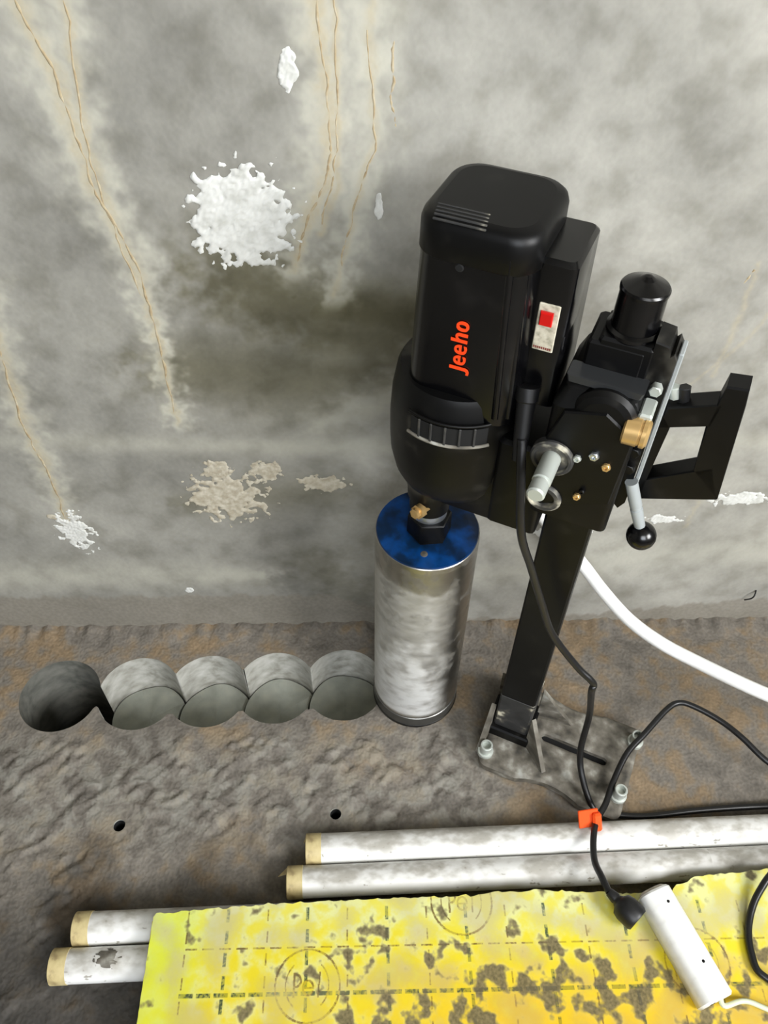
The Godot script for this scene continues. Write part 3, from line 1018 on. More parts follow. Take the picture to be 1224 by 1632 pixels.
# local axes of the drill: x from the bit axis to the column and handle, y up, z towards the viewer
func build_drill() -> void:
	var d := thing("core_drill", Vector3(0.087, 0, 0.146), -deg_to_rad(25.5), "black core drilling machine on its stand, with steel core bit, orange lettering and handle", "core drill")
	var st := mk()
	# base plate with a slot, lobes at the levelling screws
	var plate := func(x: float, z: float) -> float:
		var p := Vector2(x - 0.278, z - 0.008)
		var q := Vector2(absf(p.x) - 0.108, absf(p.y) - 0.072)
		var f := -(Vector2(maxf(q.x, 0), maxf(q.y, 0)).length() + minf(maxf(q.x, q.y), 0.0) - 0.016)
		# waists between the lobes
		f = minf(f, Vector2(x - 0.278, z - 0.205).length() - 0.122)
		f = minf(f, Vector2(x - 0.285, z + 0.205).length() - 0.135)
		var a := Vector2(0.25, 0.003)
		var b := Vector2(0.352, 0.004)
		var t := clampf((Vector2(x, z) - a).dot(b - a) / (b - a).length_squared(), 0, 1)
		return minf(f, (Vector2(x, z) - a.lerp(b, t)).length() - 0.0072)
	var pn := noise(90, 0.05, 3)
	var am := field_mesh(plate, func(x: float, z: float, f: float) -> Vector3: return Vector3(x, 0.024 - 0.003 * (1.0 - smoothstep(0.0, 0.004, f)) + 0.0008 * pn.get_noise_2d(x * 1000, z * 1000), z), 0.14, 0.42, -0.1, 0.12, 0.0025, Vector3(0, -0.014, 0))
	var base := mesh_part(d, "base_plate", am, M.caked, "grey cement-caked base plate with a long slot")
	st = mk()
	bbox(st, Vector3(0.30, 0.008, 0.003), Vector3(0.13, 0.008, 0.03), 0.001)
	part(base, "slot_shade", st, M.void)  # black strip added to paint the shade under the slot
	# gussets that hold the foot of the column
	for g in [[Vector3(0.222, 0.105, 0.024), Vector3(0.266, 0.022, 0.068), Vector3(0.222, 0.022, 0.03)], [Vector3(0.152, 0.105, 0.024), Vector3(0.150, 0.022, 0.078), Vector3(0.152, 0.022, 0.03)], [Vector3(0.222, 0.13, -0.02), Vector3(0.285, 0.022, -0.04), Vector3(0.222, 0.022, -0.03)], [Vector3(0.152, 0.13, -0.024), Vector3(0.150, 0.022, -0.07), Vector3(0.152, 0.022, -0.03)]]:
		st = mk()
		var nn: Vector3 = (g[1] - g[0]).cross(g[2] - g[0]).normalized() * 0.004
		var r0 := []
		var r1 := []
		for p in g:
			r0.append(p + nn)
			r1.append(p - nn)
		loft(st, [r0, r1], false, true)
		part(base, "gusset", st, M.caked)
	st = mk()
	bbox(st, Vector3(0.187, 0.035, 0.0), Vector3(0.078, 0.026, 0.075), 0.003)
	part(base, "column_socket", st, M.cast)
	for p in [Vector3(0.162, 0, 0.073), Vector3(0.390, 0, 0.055), Vector3(0.394, 0, -0.052), Vector3(0.17, 0, -0.064)]:
		st = mk()
		lathe(st, p, p + Vector3(0, 1, 0), [[0.0, 0.007], [0.004, 0.009], [0.02, 0.009], [0.022, 0.0135], [0.030, 0.0135], [0.031, 0.0105], [0.050, 0.0105], [0.051, 0.0095], [0.051, 0.0075], [0.042, 0.0072]], 20)
		part(base, "levelling_screw", st, M.zinc)
	# column: square steel tube with a dusty foot, and the rack on its back
	st = mk()
	bbox(st, Vector3(0.1885, 0.455, 0), Vector3(0.058, 0.82, 0.057), 0.003)
	var col := part(d, "column", st, M.black)
	st = mk()
	bbox(st, Vector3(0.1885, 0.100, 0.0), Vector3(0.0595, 0.105, 0.0585), 0.003)
	part(col, "dusty_foot", st, M.dusty)
	st = mk()
	bbox(st, Vector3(0.1885, 0.45, -0.032), Vector3(0.02, 0.8, 0.008), 0.001)
	for k in 100:
		bbox(st, Vector3(0.1885, 0.055 + k * 0.008, -0.038), Vector3(0.018, 0.0042, 0.006), 0.0008)
	part(col, "toothed_rack", st, M.cast)
	st = mk()
	bbox(st, Vector3(0.197, 0.832, 0), Vector3(0.055, 0.078, 0.055), 0.003)
	part(col, "jack_housing", st, M.black)
	st = mk()
	lathe(st, Vector3(0.197, 0.868, 0), Vector3(0.197, 1.0, 0), [[0.0, 0.0268], [0.002, 0.0275], [0.006, 0.0275], [0.008, 0.0235], [0.046, 0.0228], [0.0465, 0.0238], [0.050, 0.0240], [0.052, 0.0225], [0.059, 0.008], [0.062, 0.0035], [0.063, 0.0006]], 36)
	part(col, "jack_screw_cap", st, M.shell, "round black jack screw cap with a pointed tip")
	# carriage clamped round the column
	st = mk()
	var rings := []
	for k in [[0.632, 0.006], [0.638, 0.0], [0.80, 0.0], [0.822, 0.008], [0.832, 0.02]]:
		rings.append(rr(0.188, 0.002, 0.045 - k[1], 0.058 - k[1], 0.008, k[0], 3))
	loft(st, rings)
	var car := part(d, "carriage", st, M.cast)
	st = mk()
	prism(st, [Vector2(0.147, 0.655), Vector2(0.228, 0.69), Vector2(0.232, 0.79), Vector2(0.20, 0.812), Vector2(0.158, 0.80), Vector2(0.146, 0.76)], 0.056, 0.066, 0.002)
	part(car, "cover_plate", st, M.black)
	st = mk()
	prism(st, [Vector2(0.150, 0.836), Vector2(0.228, 0.836), Vector2(0.226, 0.828), Vector2(0.152, 0.828)], 0.026, 0.052, 0.002)
	part(car, "saddle_sheen", st, M.sheen_grey)  # thin plate added to paint the lit top of the carriage
	st = mk()
	lathe(st, Vector3(0.157, 0.735, 0.06), Vector3(0.157, 0.735, 0.2), [[0.0, 0.024], [0.009, 0.024], [0.011, 0.022], [0.011, 0.019], [0.008, 0.018]], 30)
	part(car, "shaft_boss", st, M.dusty)
	st = mk()
	lathe(st, Vector3(0.157, 0.735, 0.064), Vector3(0.157, 0.735, 0.2), [[0.0, 0.0105], [0.042, 0.0105], [0.043, 0.0085], [0.046, 0.0085], [0.047, 0.0098], [0.062, 0.0098], [0.064, 0.008]], 20)
	part(car, "feed_shaft", st, M.zinc, "bright zinc feed shaft stub")
	st = mk()
	lathe(st, Vector3(0.158, 0.672, 0.06), Vector3(0.158, 0.672, 0.2), [[0.0, 0.0205], [0.008, 0.0205], [0.010, 0.018], [0.010, 0.013], [0.004, 0.012]], 28)
	part(car, "bearing_boss", st, M.dusty)
	st = mk()
	lathe(st, Vector3(0.197, 0.80, 0.03), Vector3(0.197, 0.80, 0.2), [[0.0, 0.033], [0.026, 0.033], [0.031, 0.029], [0.033, 0.022], [0.034, 0.01]], 32)
	part(car, "pinion_housing", st, M.cast)
	for b in [[Vector3(0.193, 0.69, 0.066), M.brass, 0.0045], [Vector3(0.199, 0.755, 0.066), M.bright, 0.0055], [Vector3(0.183, 0.745, 0.066), M.zinc, 0.0045], [Vector3(0.214, 0.745, 0.066), M.brass, 0.005], [Vector3(0.197, 0.70, 0.066), M.cast, 0.0035]]:
		st = mk()
		lathe(st, b[0], b[0] + Vector3(0, 0, 1), [[-0.004, b[2]], [0.003, b[2]], [0.0045, b[2] * 0.8], [0.0045, b[2] * 0.45], [0.002, b[2] * 0.4]], 6)
		part(car, "cap_screw", st, b[1])
	# right flank: stepped rail ends, bright strip, brass roller
	st = mk()
	prism(st, [Vector2(0.222, 0.655), Vector2(0.229, 0.648), Vector2(0.232, 0.654), Vector2(0.238, 0.648), Vector2(0.244, 0.66), Vector2(0.246, 0.865), Vector2(0.242, 0.872), Vector2(0.239, 0.868), Vector2(0.236, 0.878), Vector2(0.222, 0.880)], -0.012, 0.026, 0.0015)
	part(car, "gib_rail", st, M.cast)
	st = mk()
	bbox(st, Vector3(0.248, 0.775, 0.008), Vector3(0.005, 0.190, 0.026), 0.001)
	part(car, "gib_strip", st, M.silver, "bright zinc strip along the right flank")
	st = mk()
	bbox(st, Vector3(0.235, 0.80, 0.04), Vector3(0.014, 0.03, 0.03), 0.002)
	part(car, "roller_bracket", st, M.zinc)
	st = mk()
	lathe(st, Vector3(0.2185, 0.795, 0.058), Vector3(0.3, 0.797, 0.058), [[0.0, 0.013], [0.002, 0.0155], [0.016, 0.0155], [0.0165, 0.014], [0.0185, 0.014], [0.019, 0.0155], [0.023, 0.0155], [0.026, 0.012]], 28)
	part(car, "brass_roller", st, M.brass)
	for y in [0.72, 0.745, 0.83]:
		st = mk()
		cyl(st, Vector3(0.236, y, 0.02), Vector3(0.236, y, 0.036), 0.0065, 0.001, 6)
		part(car, "gib_bolt", st, M.zinc if y > 0.8 else M.cast)
	# handle: four square bars
	var hd := Node3D.new()
	hd.name = "handle"
	d.add_child(hd, true)
	hd.set_meta("label", "black square-section D-shaped carrying handle")
	for b in [
		[Vector2(0.248, 0.768), Vector2(0.300, 0.790), Vector2(0.302, 0.820), Vector2(0.252, 0.797)],
		[Vector2(0.246, 0.656), Vector2(0.335, 0.695), Vector2(0.318, 0.738), Vector2(0.253, 0.690)],
		[Vector2(0.335, 0.695), Vector2(0.3215, 0.825), Vector2(0.3185, 0.845), Vector2(0.298, 0.842), Vector2(0.294, 0.79), Vector2(0.300, 0.725)],
		[Vector2(0.246, 0.656), Vector2(0.256, 0.660), Vector2(0.262, 0.775), Vector2(0.250, 0.790)],
	]:
		st = mk()
		prism(st, b, -0.013, 0.013, 0.002)
		part(hd, "handle_bar", st, M.black)
	for b in [[Vector3(0.266, 0.80, 0.0), 0.02], [Vector3(0.256, 0.803, 0.0), 0.014]]:
		st = mk()
		cyl(st, b[0], b[0] + Vector3(-0.004, b[1], 0), 0.0065, 0.001, 6)
		part(hd, "handle_bolt", st, M.rubber if b[1] > 0.015 else M.zinc)
	# clamping lever
	st = mk()
	lathe(st, Vector3(0.243, 0.700, 0.03), Vector3(0.2715, 0.628, 0.03), [[0.0, 0.0072], [0.036, 0.0072], [0.037, 0.0062], [0.040, 0.0062], [0.041, 0.0072], [0.072, 0.0062]], 16)
	var lev := part(d, "clamp_lever", st, M.silver, "pale lever rod")
	st = mk()
	ball(st, Vector3(0.2735, 0.622, 0.03), 0.0175, 26)
	part(lev, "lever_knob", st, M.shell, "black ball knob")
	# ---------------- motor
	var mc := Vector2(0.041, -0.008)
	st = mk()
	rings = []
	for k in [[0.745, 0.066, 0.066], [0.86, 0.0625, 0.0645], [0.955, 0.0595, 0.062]]:
		rings.append(rr(mc.x, mc.y, k[1], k[2], 0.028, k[0], 7))
	loft(st, rings, false)
	var mot := part(d, "motor_housing", st, M.shell, "glossy black motor shell with rounded corners")
	st = mk()
	rings = []
	for k in [[0.928, 0.0], [0.930, -0.0015], [0.958, -0.001], [0.9645, 0.001], [0.9685, 0.005], [0.970, 0.011]]:
		rings.append(rr(mc.x, mc.y, 0.0605 - k[1], 0.063 - k[1], 0.029 - k[1] * 0.3, k[0], 7))
	loft(st, rings, false)
	part(mot, "motor_cap", st, M.black)
	for k in 5:
		st = mk()
		bbox(st, Vector3(0.021 + 0.004 * k * 0.3, 0.9695 - 0.0011 * maxi(k - 3, 0), 0.030 + k * 0.0062), Vector3(0.052, 0.0022, 0.0022), 0.0006)
		part(mot, "cooling_rib", st, M.dusty)
	# corner ribs
	for r in [[0.0855, 0.0545, 0.078, 0.0515], [0.0975, 0.0475, 0.0905, 0.0425]]:
		st = mk()
		tube(st, [Vector3(r[0], 0.755, r[1]), Vector3(lerpf(r[0], r[2], 0.5), 0.85, lerpf(r[1], r[3], 0.5)), Vector3(r[2], 0.945, r[3])], 0.0045, 8)
		part(mot, "corner_rib", st, M.shell)
	st = mk()
	cyl(st, Vector3(0.030, 0.925, 0.053), Vector3(0.030, 0.925, 0.0565), 0.0045, 0.001, 16)
	part(mot, "housing_screw", st, M.void)
	# orange lettering reading upwards
	var tm := TextMesh.new()
	var sf := SystemFont.new()
	sf.font_names = PackedStringArray(["Droid Sans"])
	sf.font_weight = 700
	tm.font = sf
	tm.text = "Jeeho"
	tm.font_size = 64
	tm.pixel_size = 0.00036
	tm.depth = 0.0012
	tm.curve_step = 2.0
	var lt := mesh_part(mot, "lettering", tm, M.orange, "bright orange lettering")
	var lb := Basis(Vector3(0, 0, 1), PI / 2)
	lb = Basis(Vector3(1, 0, 0), deg_to_rad(-1.1)) * lb * Basis(Vector3(1, 0, 0), 0.0)
	lt.transform = Transform3D(lb, Vector3(0.0385, 0.838, 0.0583))
	# gear ring with its air slots
	st = mk()
	var ringc := Vector3(0.026, 0, -0.002)
	lathe(st, ringc + Vector3(0, 0.56, 0), ringc + Vector3(0, 1, 0), [[0.036, 0.045], [0.038, 0.060], [0.046, 0.068], [0.06, 0.0745], [0.085, 0.0798], [0.11, 0.0812], [0.14, 0.0815], [0.175, 0.0795], [0.205, 0.0745], [0.212, 0.071]], 56, false)
	var gr := part(d, "gear_housing", st, M.cast, "round black gear housing with air slots")
	# dark opening along the front, webs across it and a dusty lip below it
	st = mk()
	sg += 1
	st.set_smooth_group(sg)
	for k in 20:
		var a0 := lerpf(0.83, 1.95, k / 20.0)
		var a1 := lerpf(0.83, 1.95, (k + 1) / 20.0)
		for j in 1:
			var p := []
			for q in [[a0, 0.716], [a1, 0.716], [a1, 0.742], [a0, 0.742]]:
				p.append(ringc + Vector3(cos(q[0]) * 0.0822, q[1], sin(q[0]) * 0.0822))
			var o := Vector3(cos(a0), 0, sin(a0))
			tri(st, p[0], p[1], p[2], o)
			tri(st, p[0], p[2], p[3], o)
	part(gr, "air_slot", st, M.void)
	for a in [1.02, 1.22, 1.42, 1.62, 1.8]:
		st = mk()
		var c := ringc + Vector3(cos(a) * 0.083, 0.729, sin(a) * 0.083)
		bbox(st, c, Vector3(0.0028, 0.028, 0.002), 0.0005, Basis(Vector3.UP, PI / 2 - a))
		part(gr, "slot_web", st, M.dusty)
	var lip := []
	for k in 25:
		var a := lerpf(0.80, 2.0, k / 24.0)
		lip.append(ringc + Vector3(cos(a) * 0.0825, 0.7155, sin(a) * 0.0825))
	st = mk()
	tube(st, lip, 0.0022, 8)
	part(gr, "slot_lip", st, M.caked)
	lip = []
	for k in 25:
		var a := lerpf(0.80, 2.0, k / 24.0)
		lip.append(ringc + Vector3(cos(a) * 0.0815, 0.7455, sin(a) * 0.0815))
	st = mk()
	tube(st, lip, 0.002, 8)
	part(gr, "slot_lip", st, M.cast)
	# gear case between the spindle and the carriage
	st = mk()
	rings = []
	for k in [[0.572, 0.008], [0.58, 0.0], [0.65, 0.0], [0.668, 0.006]]:
		rings.append(rr(0.072, -0.002, 0.052 - k[1], 0.046 - k[1], 0.016, k[0], 6))
	loft(st, rings, false)
	part(d, "gear_case", st, M.black)
	st = mk()
	rings = []
	for k in [[0.578, 0.004], [0.582, 0.0], [0.715, 0.0], [0.72, 0.004]]:
		rings.append(rr(0.123, 0.0, 0.031 - k[1], 0.048 - k[1], 0.006, k[0], 2))
	loft(st, rings)
	part(d, "motor_mount", st, M.black)
	# spindle: nose, shank, washer, brass water inlet
	st = mk()
	lathe(st, Vector3(0, 0.494, 0), Vector3(0, 1, 0), [[0.022, 0.0225], [0.024, 0.0275], [0.048, 0.0280], [0.050, 0.0310], [0.075, 0.0315], [0.077, 0.0345], [0.115, 0.036]], 32)
	var sp := part(d, "spindle", st, M.cast)
	st = mk()
	lathe(st, Vector3(0.005, 0.538, 0.022), Vector3(-0.010, 0.546, 0.062), [[0.0, 0.0065], [0.012, 0.0065], [0.0125, 0.0105], [0.021, 0.0105], [0.0215, 0.0075], [0.027, 0.0075], [0.0275, 0.0055]], 6)
	part(sp, "water_inlet", st, M.brass, "brass water inlet nut")
	st = mk()
	lathe(st, Vector3(0, 0.503, 0), Vector3(0, 1, 0), [[0.0, 0.021], [0.001, 0.0255], [0.012, 0.0255], [0.013, 0.021]], 32)
	part(sp, "spindle_washer", st, M.bright)
	# control box
	st = mk()
	rings = []
	for k in [[0.765, 0.004, 0.003], [0.769, 0.0, 0.003], [0.86, 0.0, 0.0015], [0.935, 0.0, 0.0], [0.940, 0.004, 0.0]]:
		rings.append(rr(0.1105 + k[2], -0.013, 0.0265 - k[1], 0.043 - k[1], 0.006, k[0], 2))
	loft(st, rings)
	var cb := part(d, "control_box", st, M.shell)
	st = mk()
	bbox(st, Vector3(0.1175, 0.867, 0.0308), Vector3(0.0215, 0.055, 0.0025), 0.0008)
	var sw := part(cb, "switch_plate", st, M.ivory, "ivory switch plate")
	st = mk()
	prism(st, [Vector2(0.110, 0.8715), Vector2(0.123, 0.8715), Vector2(0.123, 0.887), Vector2(0.110, 0.887)], 0.031, 0.0365, 0.0015)
	part(cb, "rocker_switch", st, M.red, "red rocker switch")
	st = mk()
	for k in 9:
		bbox(st, Vector3(0.1088 + k * 0.0021, 0.8435, 0.0322), Vector3(0.0012, 0.0026, 0.0003), 0.0001)
	part(cb, "plate_marks", st, M.print_red)
	st = mk()
	lathe(st, Vector3(0.112, 0.795, 0.036), Vector3(0.123, 0.70, 0.072), [[0.0, 0.0125], [0.015, 0.0125], [0.017, 0.0105], [0.06, 0.0085], [0.085, 0.0072]], 20)
	part(cb, "cable_gland", st, M.rubber)
	# ---------------- core bit
	var bt := bit_textures()
	var bm := StandardMaterial3D.new()
	bm.albedo_texture = bt[0]
	bm.metallic = 1.0
	bm.metallic_texture = bt[1]
	bm.metallic_texture_channel = BaseMaterial3D.TEXTURE_CHANNEL_BLUE
	bm.roughness = 1.0
	bm.roughness_texture = bt[1]
	bm.roughness_texture_channel = BaseMaterial3D.TEXTURE_CHANNEL_GREEN
	st = mk()
	var prof := [[0.003, 0.0735], [0.003, 0.0765], [0.030, 0.0765], [0.031, 0.0752], [0.455, 0.0752], [0.464, 0.0748], [0.466, 0.073]]
	var nseg := 72
	for k in prof.size() - 1:
		sg += 1
		st.set_smooth_group(sg)
		for i in nseg:
			var p := []
			var uv := []
			for q in [[i, k], [i + 1, k], [i + 1, k + 1], [i, k + 1]]:
				var a: float = TAU * q[0] / nseg
				p.append(Vector3(cos(a) * prof[q[1]][1], prof[q[1]][0], sin(a) * prof[q[1]][1]))
				uv.append(Vector2(float(q[0]) / nseg, 1.0 - prof[q[1]][0] / 0.466))
			for o in [0, 2, 1, 0, 3, 2]:
				st.set_uv(uv[o])
				st.add_vertex(p[o])
	var bit := part(d, "core_bit", st, bm, "large steel core bit smeared with pale slurry")
	st = mk()
	lathe(st, Vector3(0, 0.44, 0), Vector3(0, 1, 0), [[0.0, 0.07], [0.0255, 0.0738], [0.0275, 0.0728], [0.0280, 0.06]], 72)
	part(bit, "bit_cap", st, M.blue, "blue painted top of the core bit")
	st = mk()
	lathe(st, Vector3(0.003, 0.467, 0.003), Vector3(0.003, 1, 0.003), [[0.0, 0.031], [0.002, 0.0315], [0.035, 0.0308], [0.037, 0.029]], 6)
	part(bit, "hex_hub", st, M.cast)
	st = mk()
	lathe(st, Vector3(0.014, 0.467, 0.047), Vector3(0.014, 1, 0.047), [[0.0, 0.0055], [0.0015, 0.005], [0.0022, 0.002]], 14)
	part(bit, "cement_spot", st, M.caked)
	st = mk()
	lathe(st, Vector3(0, 0.0, 0), Vector3(0, 1, 0), [[-0.004, 0.0735], [-0.004, 0.0772], [0.006, 0.0772], [0.007, 0.0760]], 72, true, false, false)
	part(bit, "diamond_rim", st, M.cast)
	# ---------------- mains cord, in the same local axes
	var inv := d.transform.affine_inverse()
	var w := []
	w.append_array([Vector3(0.121, 0.745, 0.064), Vector3(0.131, 0.70, 0.079), Vector3(0.145, 0.62, 0.085), Vector3(0.163, 0.548, 0.07), Vector3(0.186, 0.475, 0.062), Vector3(0.2105, 0.413, 0.06), Vector3(0.255, 0.353, 0.056), Vector3(0.279, 0.331, 0.055), Vector3(0.2865, 0.319, 0.054), Vector3(0.2875, 0.300, 0.055)])
	for p in [Vector3(0.351, 0.17, 0.292), Vector3(0.348, 0.09, 0.316), Vector3(0.355, 0.05, 0.35), Vector3(0.374, 0.018, 0.384), Vector3(0.403, 0.012, 0.389), Vector3(0.46, 0.009, 0.392), Vector3(0.537, 0.009, 0.385), Vector3(0.60, 0.009, 0.381), Vector3(0.669, 0.010, 0.379), Vector3(0.76, 0.03, 0.385), Vector3(0.80, 0.064, 0.41), Vector3(0.77, 0.085, 0.45), Vector3(0.70, 0.10, 0.49), Vector3(0.62, 0.095, 0.50), Vector3(0.575, 0.084, 0.535), Vector3(0.550, 0.076, 0.575), Vector3(0.541, 0.0765, 0.615), Vector3(0.549, 0.0765, 0.642), Vector3(0.60, 0.0765, 0.66), Vector3(0.72, 0.078, 0.62), Vector3(0.83, 0.08, 0.52), Vector3(0.80, 0.066, 0.40), Vector3(0.72, 0.045, 0.345), Vector3(0.674, 0.05, 0.32), Vector3(0.64, 0.058, 0.28), Vector3(0.612, 0.060, 0.25), Vector3(0.575, 0.062, 0.224), Vector3(0.548, 0.062, 0.214), Vector3(0.522, 0.06, 0.226), Vector3(0.475, 0.055, 0.268), Vector3(0.439, 0.05, 0.30), Vector3(0.408, 0.042, 0.345), Vector3(0.386, 0.046, 0.384), Vector3(0.362, 0.060, 0.416), Vector3(0.350, 0.064, 0.447), Vector3(0.344, 0.070, 0.481), Vector3(0.346, 0.086, 0.510), Vector3(0.351, 0.0915, 0.533)]:
		w.append(inv * p)
	st = mk()
	tube(st, spline(w, 8), 0.0052, 10)
	var cord := part(d, "power_cord", st, M.cord, "black mains cord trailing to the floor")
	# orange tape flag round the cord
	var tp := inv * Vector3(0.361, 0.062, 0.418)
	st = mk()
	var fb := inv.basis * Basis(Vector3(0.95, 0.03, -0.12).normalized(), Vector3(0.1, 0.75, -0.65).normalized(), Vector3(0.07, 0.65, 0.75).normalized()).orthonormalized()
	bbox(st, inv * Vector3(0.348, 0.064, 0.414), Vector3(0.032, 0.03, 0.004), 0.001, fb)
	bbox(st, tp, Vector3(0.014, 0.031, 0.015), 0.003, fb)
	part(cord, "orange_tape", st, M.tape_orange, "orange tape flag")
	# plug pushed into the strip's flank
	st = mk()
	var pa := inv * Vector3(0.351, 0.0915, 0.532)
	var pb := inv * Vector3(0.383, 0.0925, 0.570)
	lathe(st, pa, pb, [[0.0, 0.0065], [0.012, 0.0085], [0.014, 0.0075], [0.018, 0.0105], [0.022, 0.017], [0.030, 0.0195], [0.048, 0.0195], [0.052, 0.017]], 18, false)
	part(cord, "mains_plug", st, M.rubber)

func build_hose() -> void:
	var st := mk()
	var o := Vector3(0.37, 0.24, 0.036)
	var h := thing("water_hose", Vector3(0.666, 0.0, 0.243), 0.0, "white water hose sloping down from behind the drill column to the right edge", "hose")
	var pts := []
	for p in [Vector3(0.145, 0.60, 0.085), Vector3(0.165, 0.54, 0.05), Vector3(0.22, 0.45, 0.028), Vector3(0.28, 0.36, 0.024), Vector3(0.37, 0.24, 0.036), Vector3(0.410, 0.20, 0.068), Vector3(0.453, 0.17, 0.107), Vector3(0.50, 0.152, 0.141), Vector3(0.555, 0.14, 0.172), Vector3(0.666, 0.14, 0.243), Vector3(0.80, 0.12, 0.29), Vector3(1.0, 0.05, 0.31), Vector3(1.25, 0.012, 0.30), Vector3(1.5, 0.0105, 0.28)]:
		pts.append(p - h.position)
	tube(st, spline(pts, 10), 0.0115, 16)
	part(h, "hose_tube", st, M.hose)

func build_pipes() -> void:
	var proto: Node3D = null
	var specs := [
		[Vector3(-0.099, 0.0245, 0.4415), 1.4, 1.25, "white plastic pipe behind its twin, farthest from the yellow board"],
		[Vector3(-0.126, 0.0245, 0.4908), 1.4, 1.25, "white plastic pipe lying just behind the yellow board's back edge"],
		[Vector3(-0.438, 0.0245, 0.5510), 1.2, 0.5, "white plastic pipe sticking out from under the board's left end, the back one"],
		[Vector3(-0.460, 0.0245, 0.6005), 1.2, 0.5, "white plastic pipe with a grey smudge, front one under the board's left end"],
	]
	for s in specs:
		var p := thing("plastic_pipe", s[0], deg_to_rad(s[1]), s[3], "pipe", "white plastic pipes lying on the floor")
		var L: float = s[2]
		var R := 0.0236
		var st := mk()
		st.set_uv(Vector2(0.4, 0.85))
		lathe(st, Vector3(0, 0, 0), Vector3(1, 0, 0), [[0.006, R - 0.003], [0.001, R - 0.0025], [0.0, R - 0.001], [0.001, R]], 36, false, false, false)
		st.set_uv(Vector2(0.6, 0.85))
		lathe(st, Vector3(0, 0, 0), Vector3(1, 0, 0), [[L - 0.001, R], [L, R - 0.001], [L, R - 0.003], [L - 0.2, R - 0.003]], 36, false, false, false)
		sg += 1
		st.set_smooth_group(sg)
		for k in 36:
			var c := []
			var uv := []
			for q in [[0.001, k], [0.001, k + 1], [L - 0.001, k + 1], [L - 0.001, k]]:
				var a: float = TAU * q[1] / 36.0
				c.append(Vector3(q[0], sin(a) * R, cos(a) * R))
				uv.append(Vector2(q[0] / 1.25 + s[0].z * 3.0, q[1] / 36.0))
			for o in [0, 1, 2, 0, 2, 3] if (c[0] - c[2]).cross(c[0] - c[1]).dot(c[0]) > 0 else [0, 2, 1, 0, 3, 2]:
				st.set_uv(uv[o])
				st.add_vertex(c[o])
		part(p, "pipe_barrel", st, M.dusty_pvc)
		st = mk()
		lathe(st, Vector3(0, 0, 0), Vector3(1, 0, 0), [[-0.002, R - 0.001], [-0.001, R + 0.0008], [0.0225, R + 0.0008], [0.0228, R]], 36, true, false, false)
		var band := part(p, "tape_band", st, M.tape, "yellowish tape wrapped round the end")
		# torn tongue of tape past the end
		st = mk()
		st.set_smooth_group(-1)
		var a := Vector3(-0.001, R * 0.55, -R * 0.82)
		var b := Vector3(-0.001, R * 0.95, -R * 0.25)
		var c := Vector3(-0.016 if s[0].z > 0.46 and s[0].z < 0.5 else -0.006, R * 0.35, -R * 0.3)
		for q in [[a, b, c]]:
			loft(st, [[a, b, c], [a + Vector3(0, -0.001, 0.001), b + Vector3(0, -0.0012, 0), c + Vector3(0.0006, -0.0008, 0)]], false, true)
		part(band, "torn_tape", st, M.tape)
		if s[3].contains("smudge"):
			var jn := noise(84, 0.09, 3)
			var fld := func(u: float, v: float) -> float: return 1.0 - Vector2((u - 0.081) / 0.015, (v + 0.15) / 0.55).length() + 0.8 * jn.get_noise_2d(u * 1000, v * 30)
			var plc := func(u: float, v: float, f: float) -> Vector3: return Vector3(u, cos(v) * (R + 0.0003 + 0.0008 * clampf(f * 3, 0, 1)), sin(v) * (R + 0.0003 + 0.0008 * clampf(f * 3, 0, 1)))
			mesh_part(p, "cement_smudge", field_mesh(fld, plc, 0.055, 0.11, -0.95, 0.75, 0.004, Vector3.ZERO, Vector3.UP), M.caked)

func build_board() -> void:
	var b := thing("insulation_board", Vector3(-0.316, 0.0488, 0.543), 0.0, "yellow foil-faced insulation board printed with a dashed grid and round stamps, in the foreground", "insulation board")
	var o := b.position
	var jn := noise(91, 0.06, 3)
	# torn back edge: straight on the left, ragged film towards the right
	var edge := func(x: float) -> float:
		var pts := [[-0.33, 0.5435], [-0.316, 0.5435], [-0.139, 0.533], [0.047, 0.5285], [0.16, 0.527], [0.178, 0.523], [0.263, 0.522], [0.40, 0.5285], [0.45, 0.529], [0.462, 0.517], [0.50, 0.506], [0.606, 0.498], [0.95, 0.48]]
		var z := 0.5
		for k in pts.size() - 1:
			if x >= pts[k][0]: z = lerpf(pts[k][1], pts[k + 1][1], clampf((x - pts[k][0]) / (pts[k + 1][0] - pts[k][0]), 0, 1))
		return z + jn.get_noise_2d(x * 1000, 0) * 0.0035
	var film := StandardMaterial3D.new()
	film.albedo_texture = film_texture()
	film.roughness = 0.42
	var fld := func(x: float, z: float) -> float: return minf(minf(z - edge.call(x), x + 0.316 + 0.001 * jn.get_noise_2d(z * 1000, 50)), minf(0.92 - x, 0.96 - z))
	var am := field_mesh(fld, func(x: float, z: float, f: float) -> Vector3: return Vector3(x, 0.0208 + 0.0006 * jn.get_noise_2d(x * 300, z * 300 + 90) + 0.0015 * (1.0 - smoothstep(0.0, 0.012, f)) * jn.get_noise_2d(x * 700, z * 700), z) - Vector3(o.x, 0, o.z), -0.33, 0.94, 0.47, 0.98, 0.006, Vector3.ZERO, Vector3.UP, func(x: float, z: float) -> Vector2: return Vector2((x - BX0) / (BX1 - BX0), (z - BZ0) / (BZ1 - BZ0)))
	var st := mk()
	bbox(st, Vector3(0.617, 0.0098, 0.208), Vector3(1.232, 0.0196, 0.41), 0.001, Basis(Vector3.UP, deg_to_rad(0.6)))
	part(b, "foam_core", st, M.foam)
	mesh_part(b, "printed_film", am, film, "yellow film printed with a dashed grid")

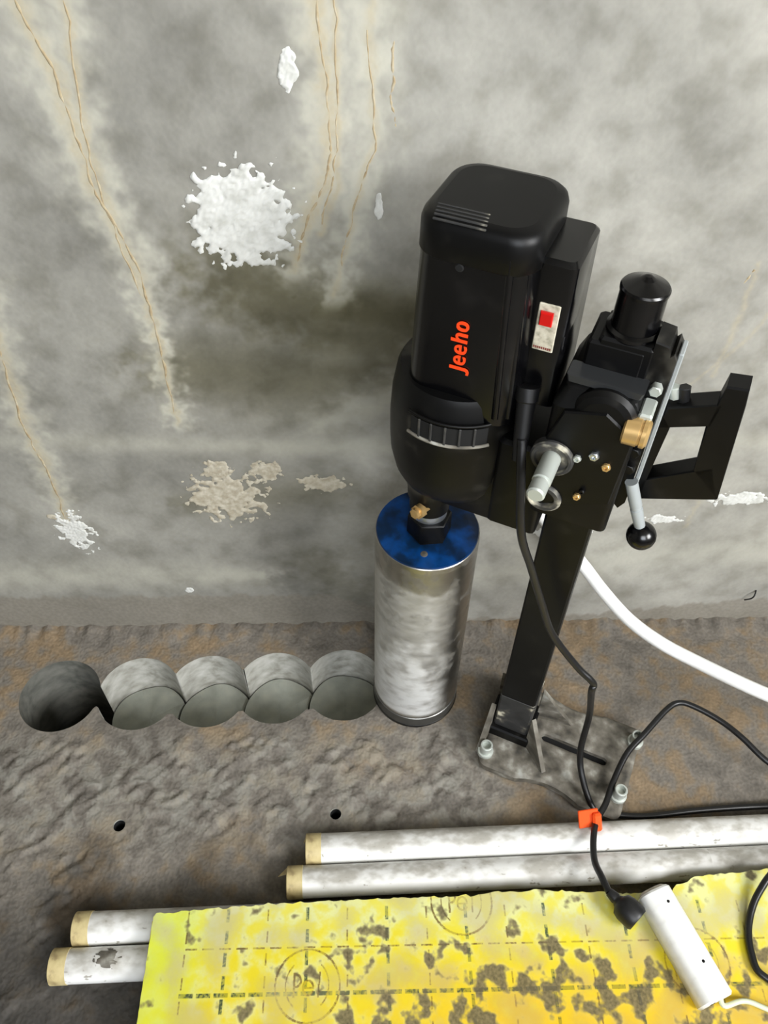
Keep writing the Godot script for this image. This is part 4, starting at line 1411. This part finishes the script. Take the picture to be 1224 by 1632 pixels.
func build_strip() -> void:
	# lies on the board; x along its length, away from the viewer's left
	var s := thing("power_strip", Vector3(0.4165, 0.0705, 0.532), -deg_to_rad(69.5), "slim white power strip lying across the yellow board", "power strip")
	var st := mk()
	var L := 0.152
	var rings := []
	for k in [[0.0, 0.003], [0.003, 0.0], [L - 0.003, 0.0], [L, 0.003]]:
		var r := []
		var wd: float = 0.0245 - k[1]
		var hh: float = 0.036 - k[1]
		for p in [[-0.8, 0.0], [-1.0, 0.10], [-1.0, 0.62], [-0.93, 0.80], [-0.78, 0.93], [-0.5, 1.0], [0.45, 1.0], [0.72, 0.94], [0.9, 0.80], [1.0, 0.6], [1.0, 0.1], [0.8, 0.0]]:
			r.append(Vector3(k[0], k[1] * 0.5 + p[1] * hh, p[0] * wd))
		rings.append(r)
	loft(st, rings, true)
	var body := part(s, "strip_body", st, M.strip)
	st = mk()
	rings = []
	for k in [[-0.004, 0.006], [-0.001, 0.001], [0.0, 0.0005]]:
		var r := []
		for i in 20:
			var a := TAU * i / 20
			r.append(Vector3(k[0], 0.018 + sin(a) * (0.0165 - k[1]), cos(a) * (0.023 - k[1])))
		rings.append(r)
	loft(st, rings, false)
	part(s, "end_cap", st, M.ivory, "greyish end cap")
	for x in [0.022, 0.105]:
		st = mk()
		cyl(st, Vector3(x, 0.0355, -0.006), Vector3(x, 0.0364, -0.006), 0.0022, 0.0003, 12)
		part(body, "screw_hole", st, M.cast)
	st = mk()
	cyl(st, Vector3(L - 0.001, 0.024, 0.009), Vector3(L + 0.0006, 0.024, 0.009), 0.0042, 0.0003, 16)
	part(body, "hanging_hole", st, M.rubber)
	st = mk()
	var inv := s.transform.affine_inverse()
	var w := [Vector3(L - 0.002, 0.012, -0.010), Vector3(L + 0.008, 0.011, -0.0105)]
	for p in [Vector3(0.515, 0.0765, 0.672), Vector3(0.56, 0.0745, 0.688), Vector3(0.64, 0.0745, 0.70), Vector3(0.80, 0.0745, 0.72), Vector3(0.9, 0.075, 0.74)]:
		w.append(inv * p)
	tube(st, spline(w, 8), 0.0036, 10)
	part(s, "strip_cord", st, M.strip_cord, "pale translucent cord")
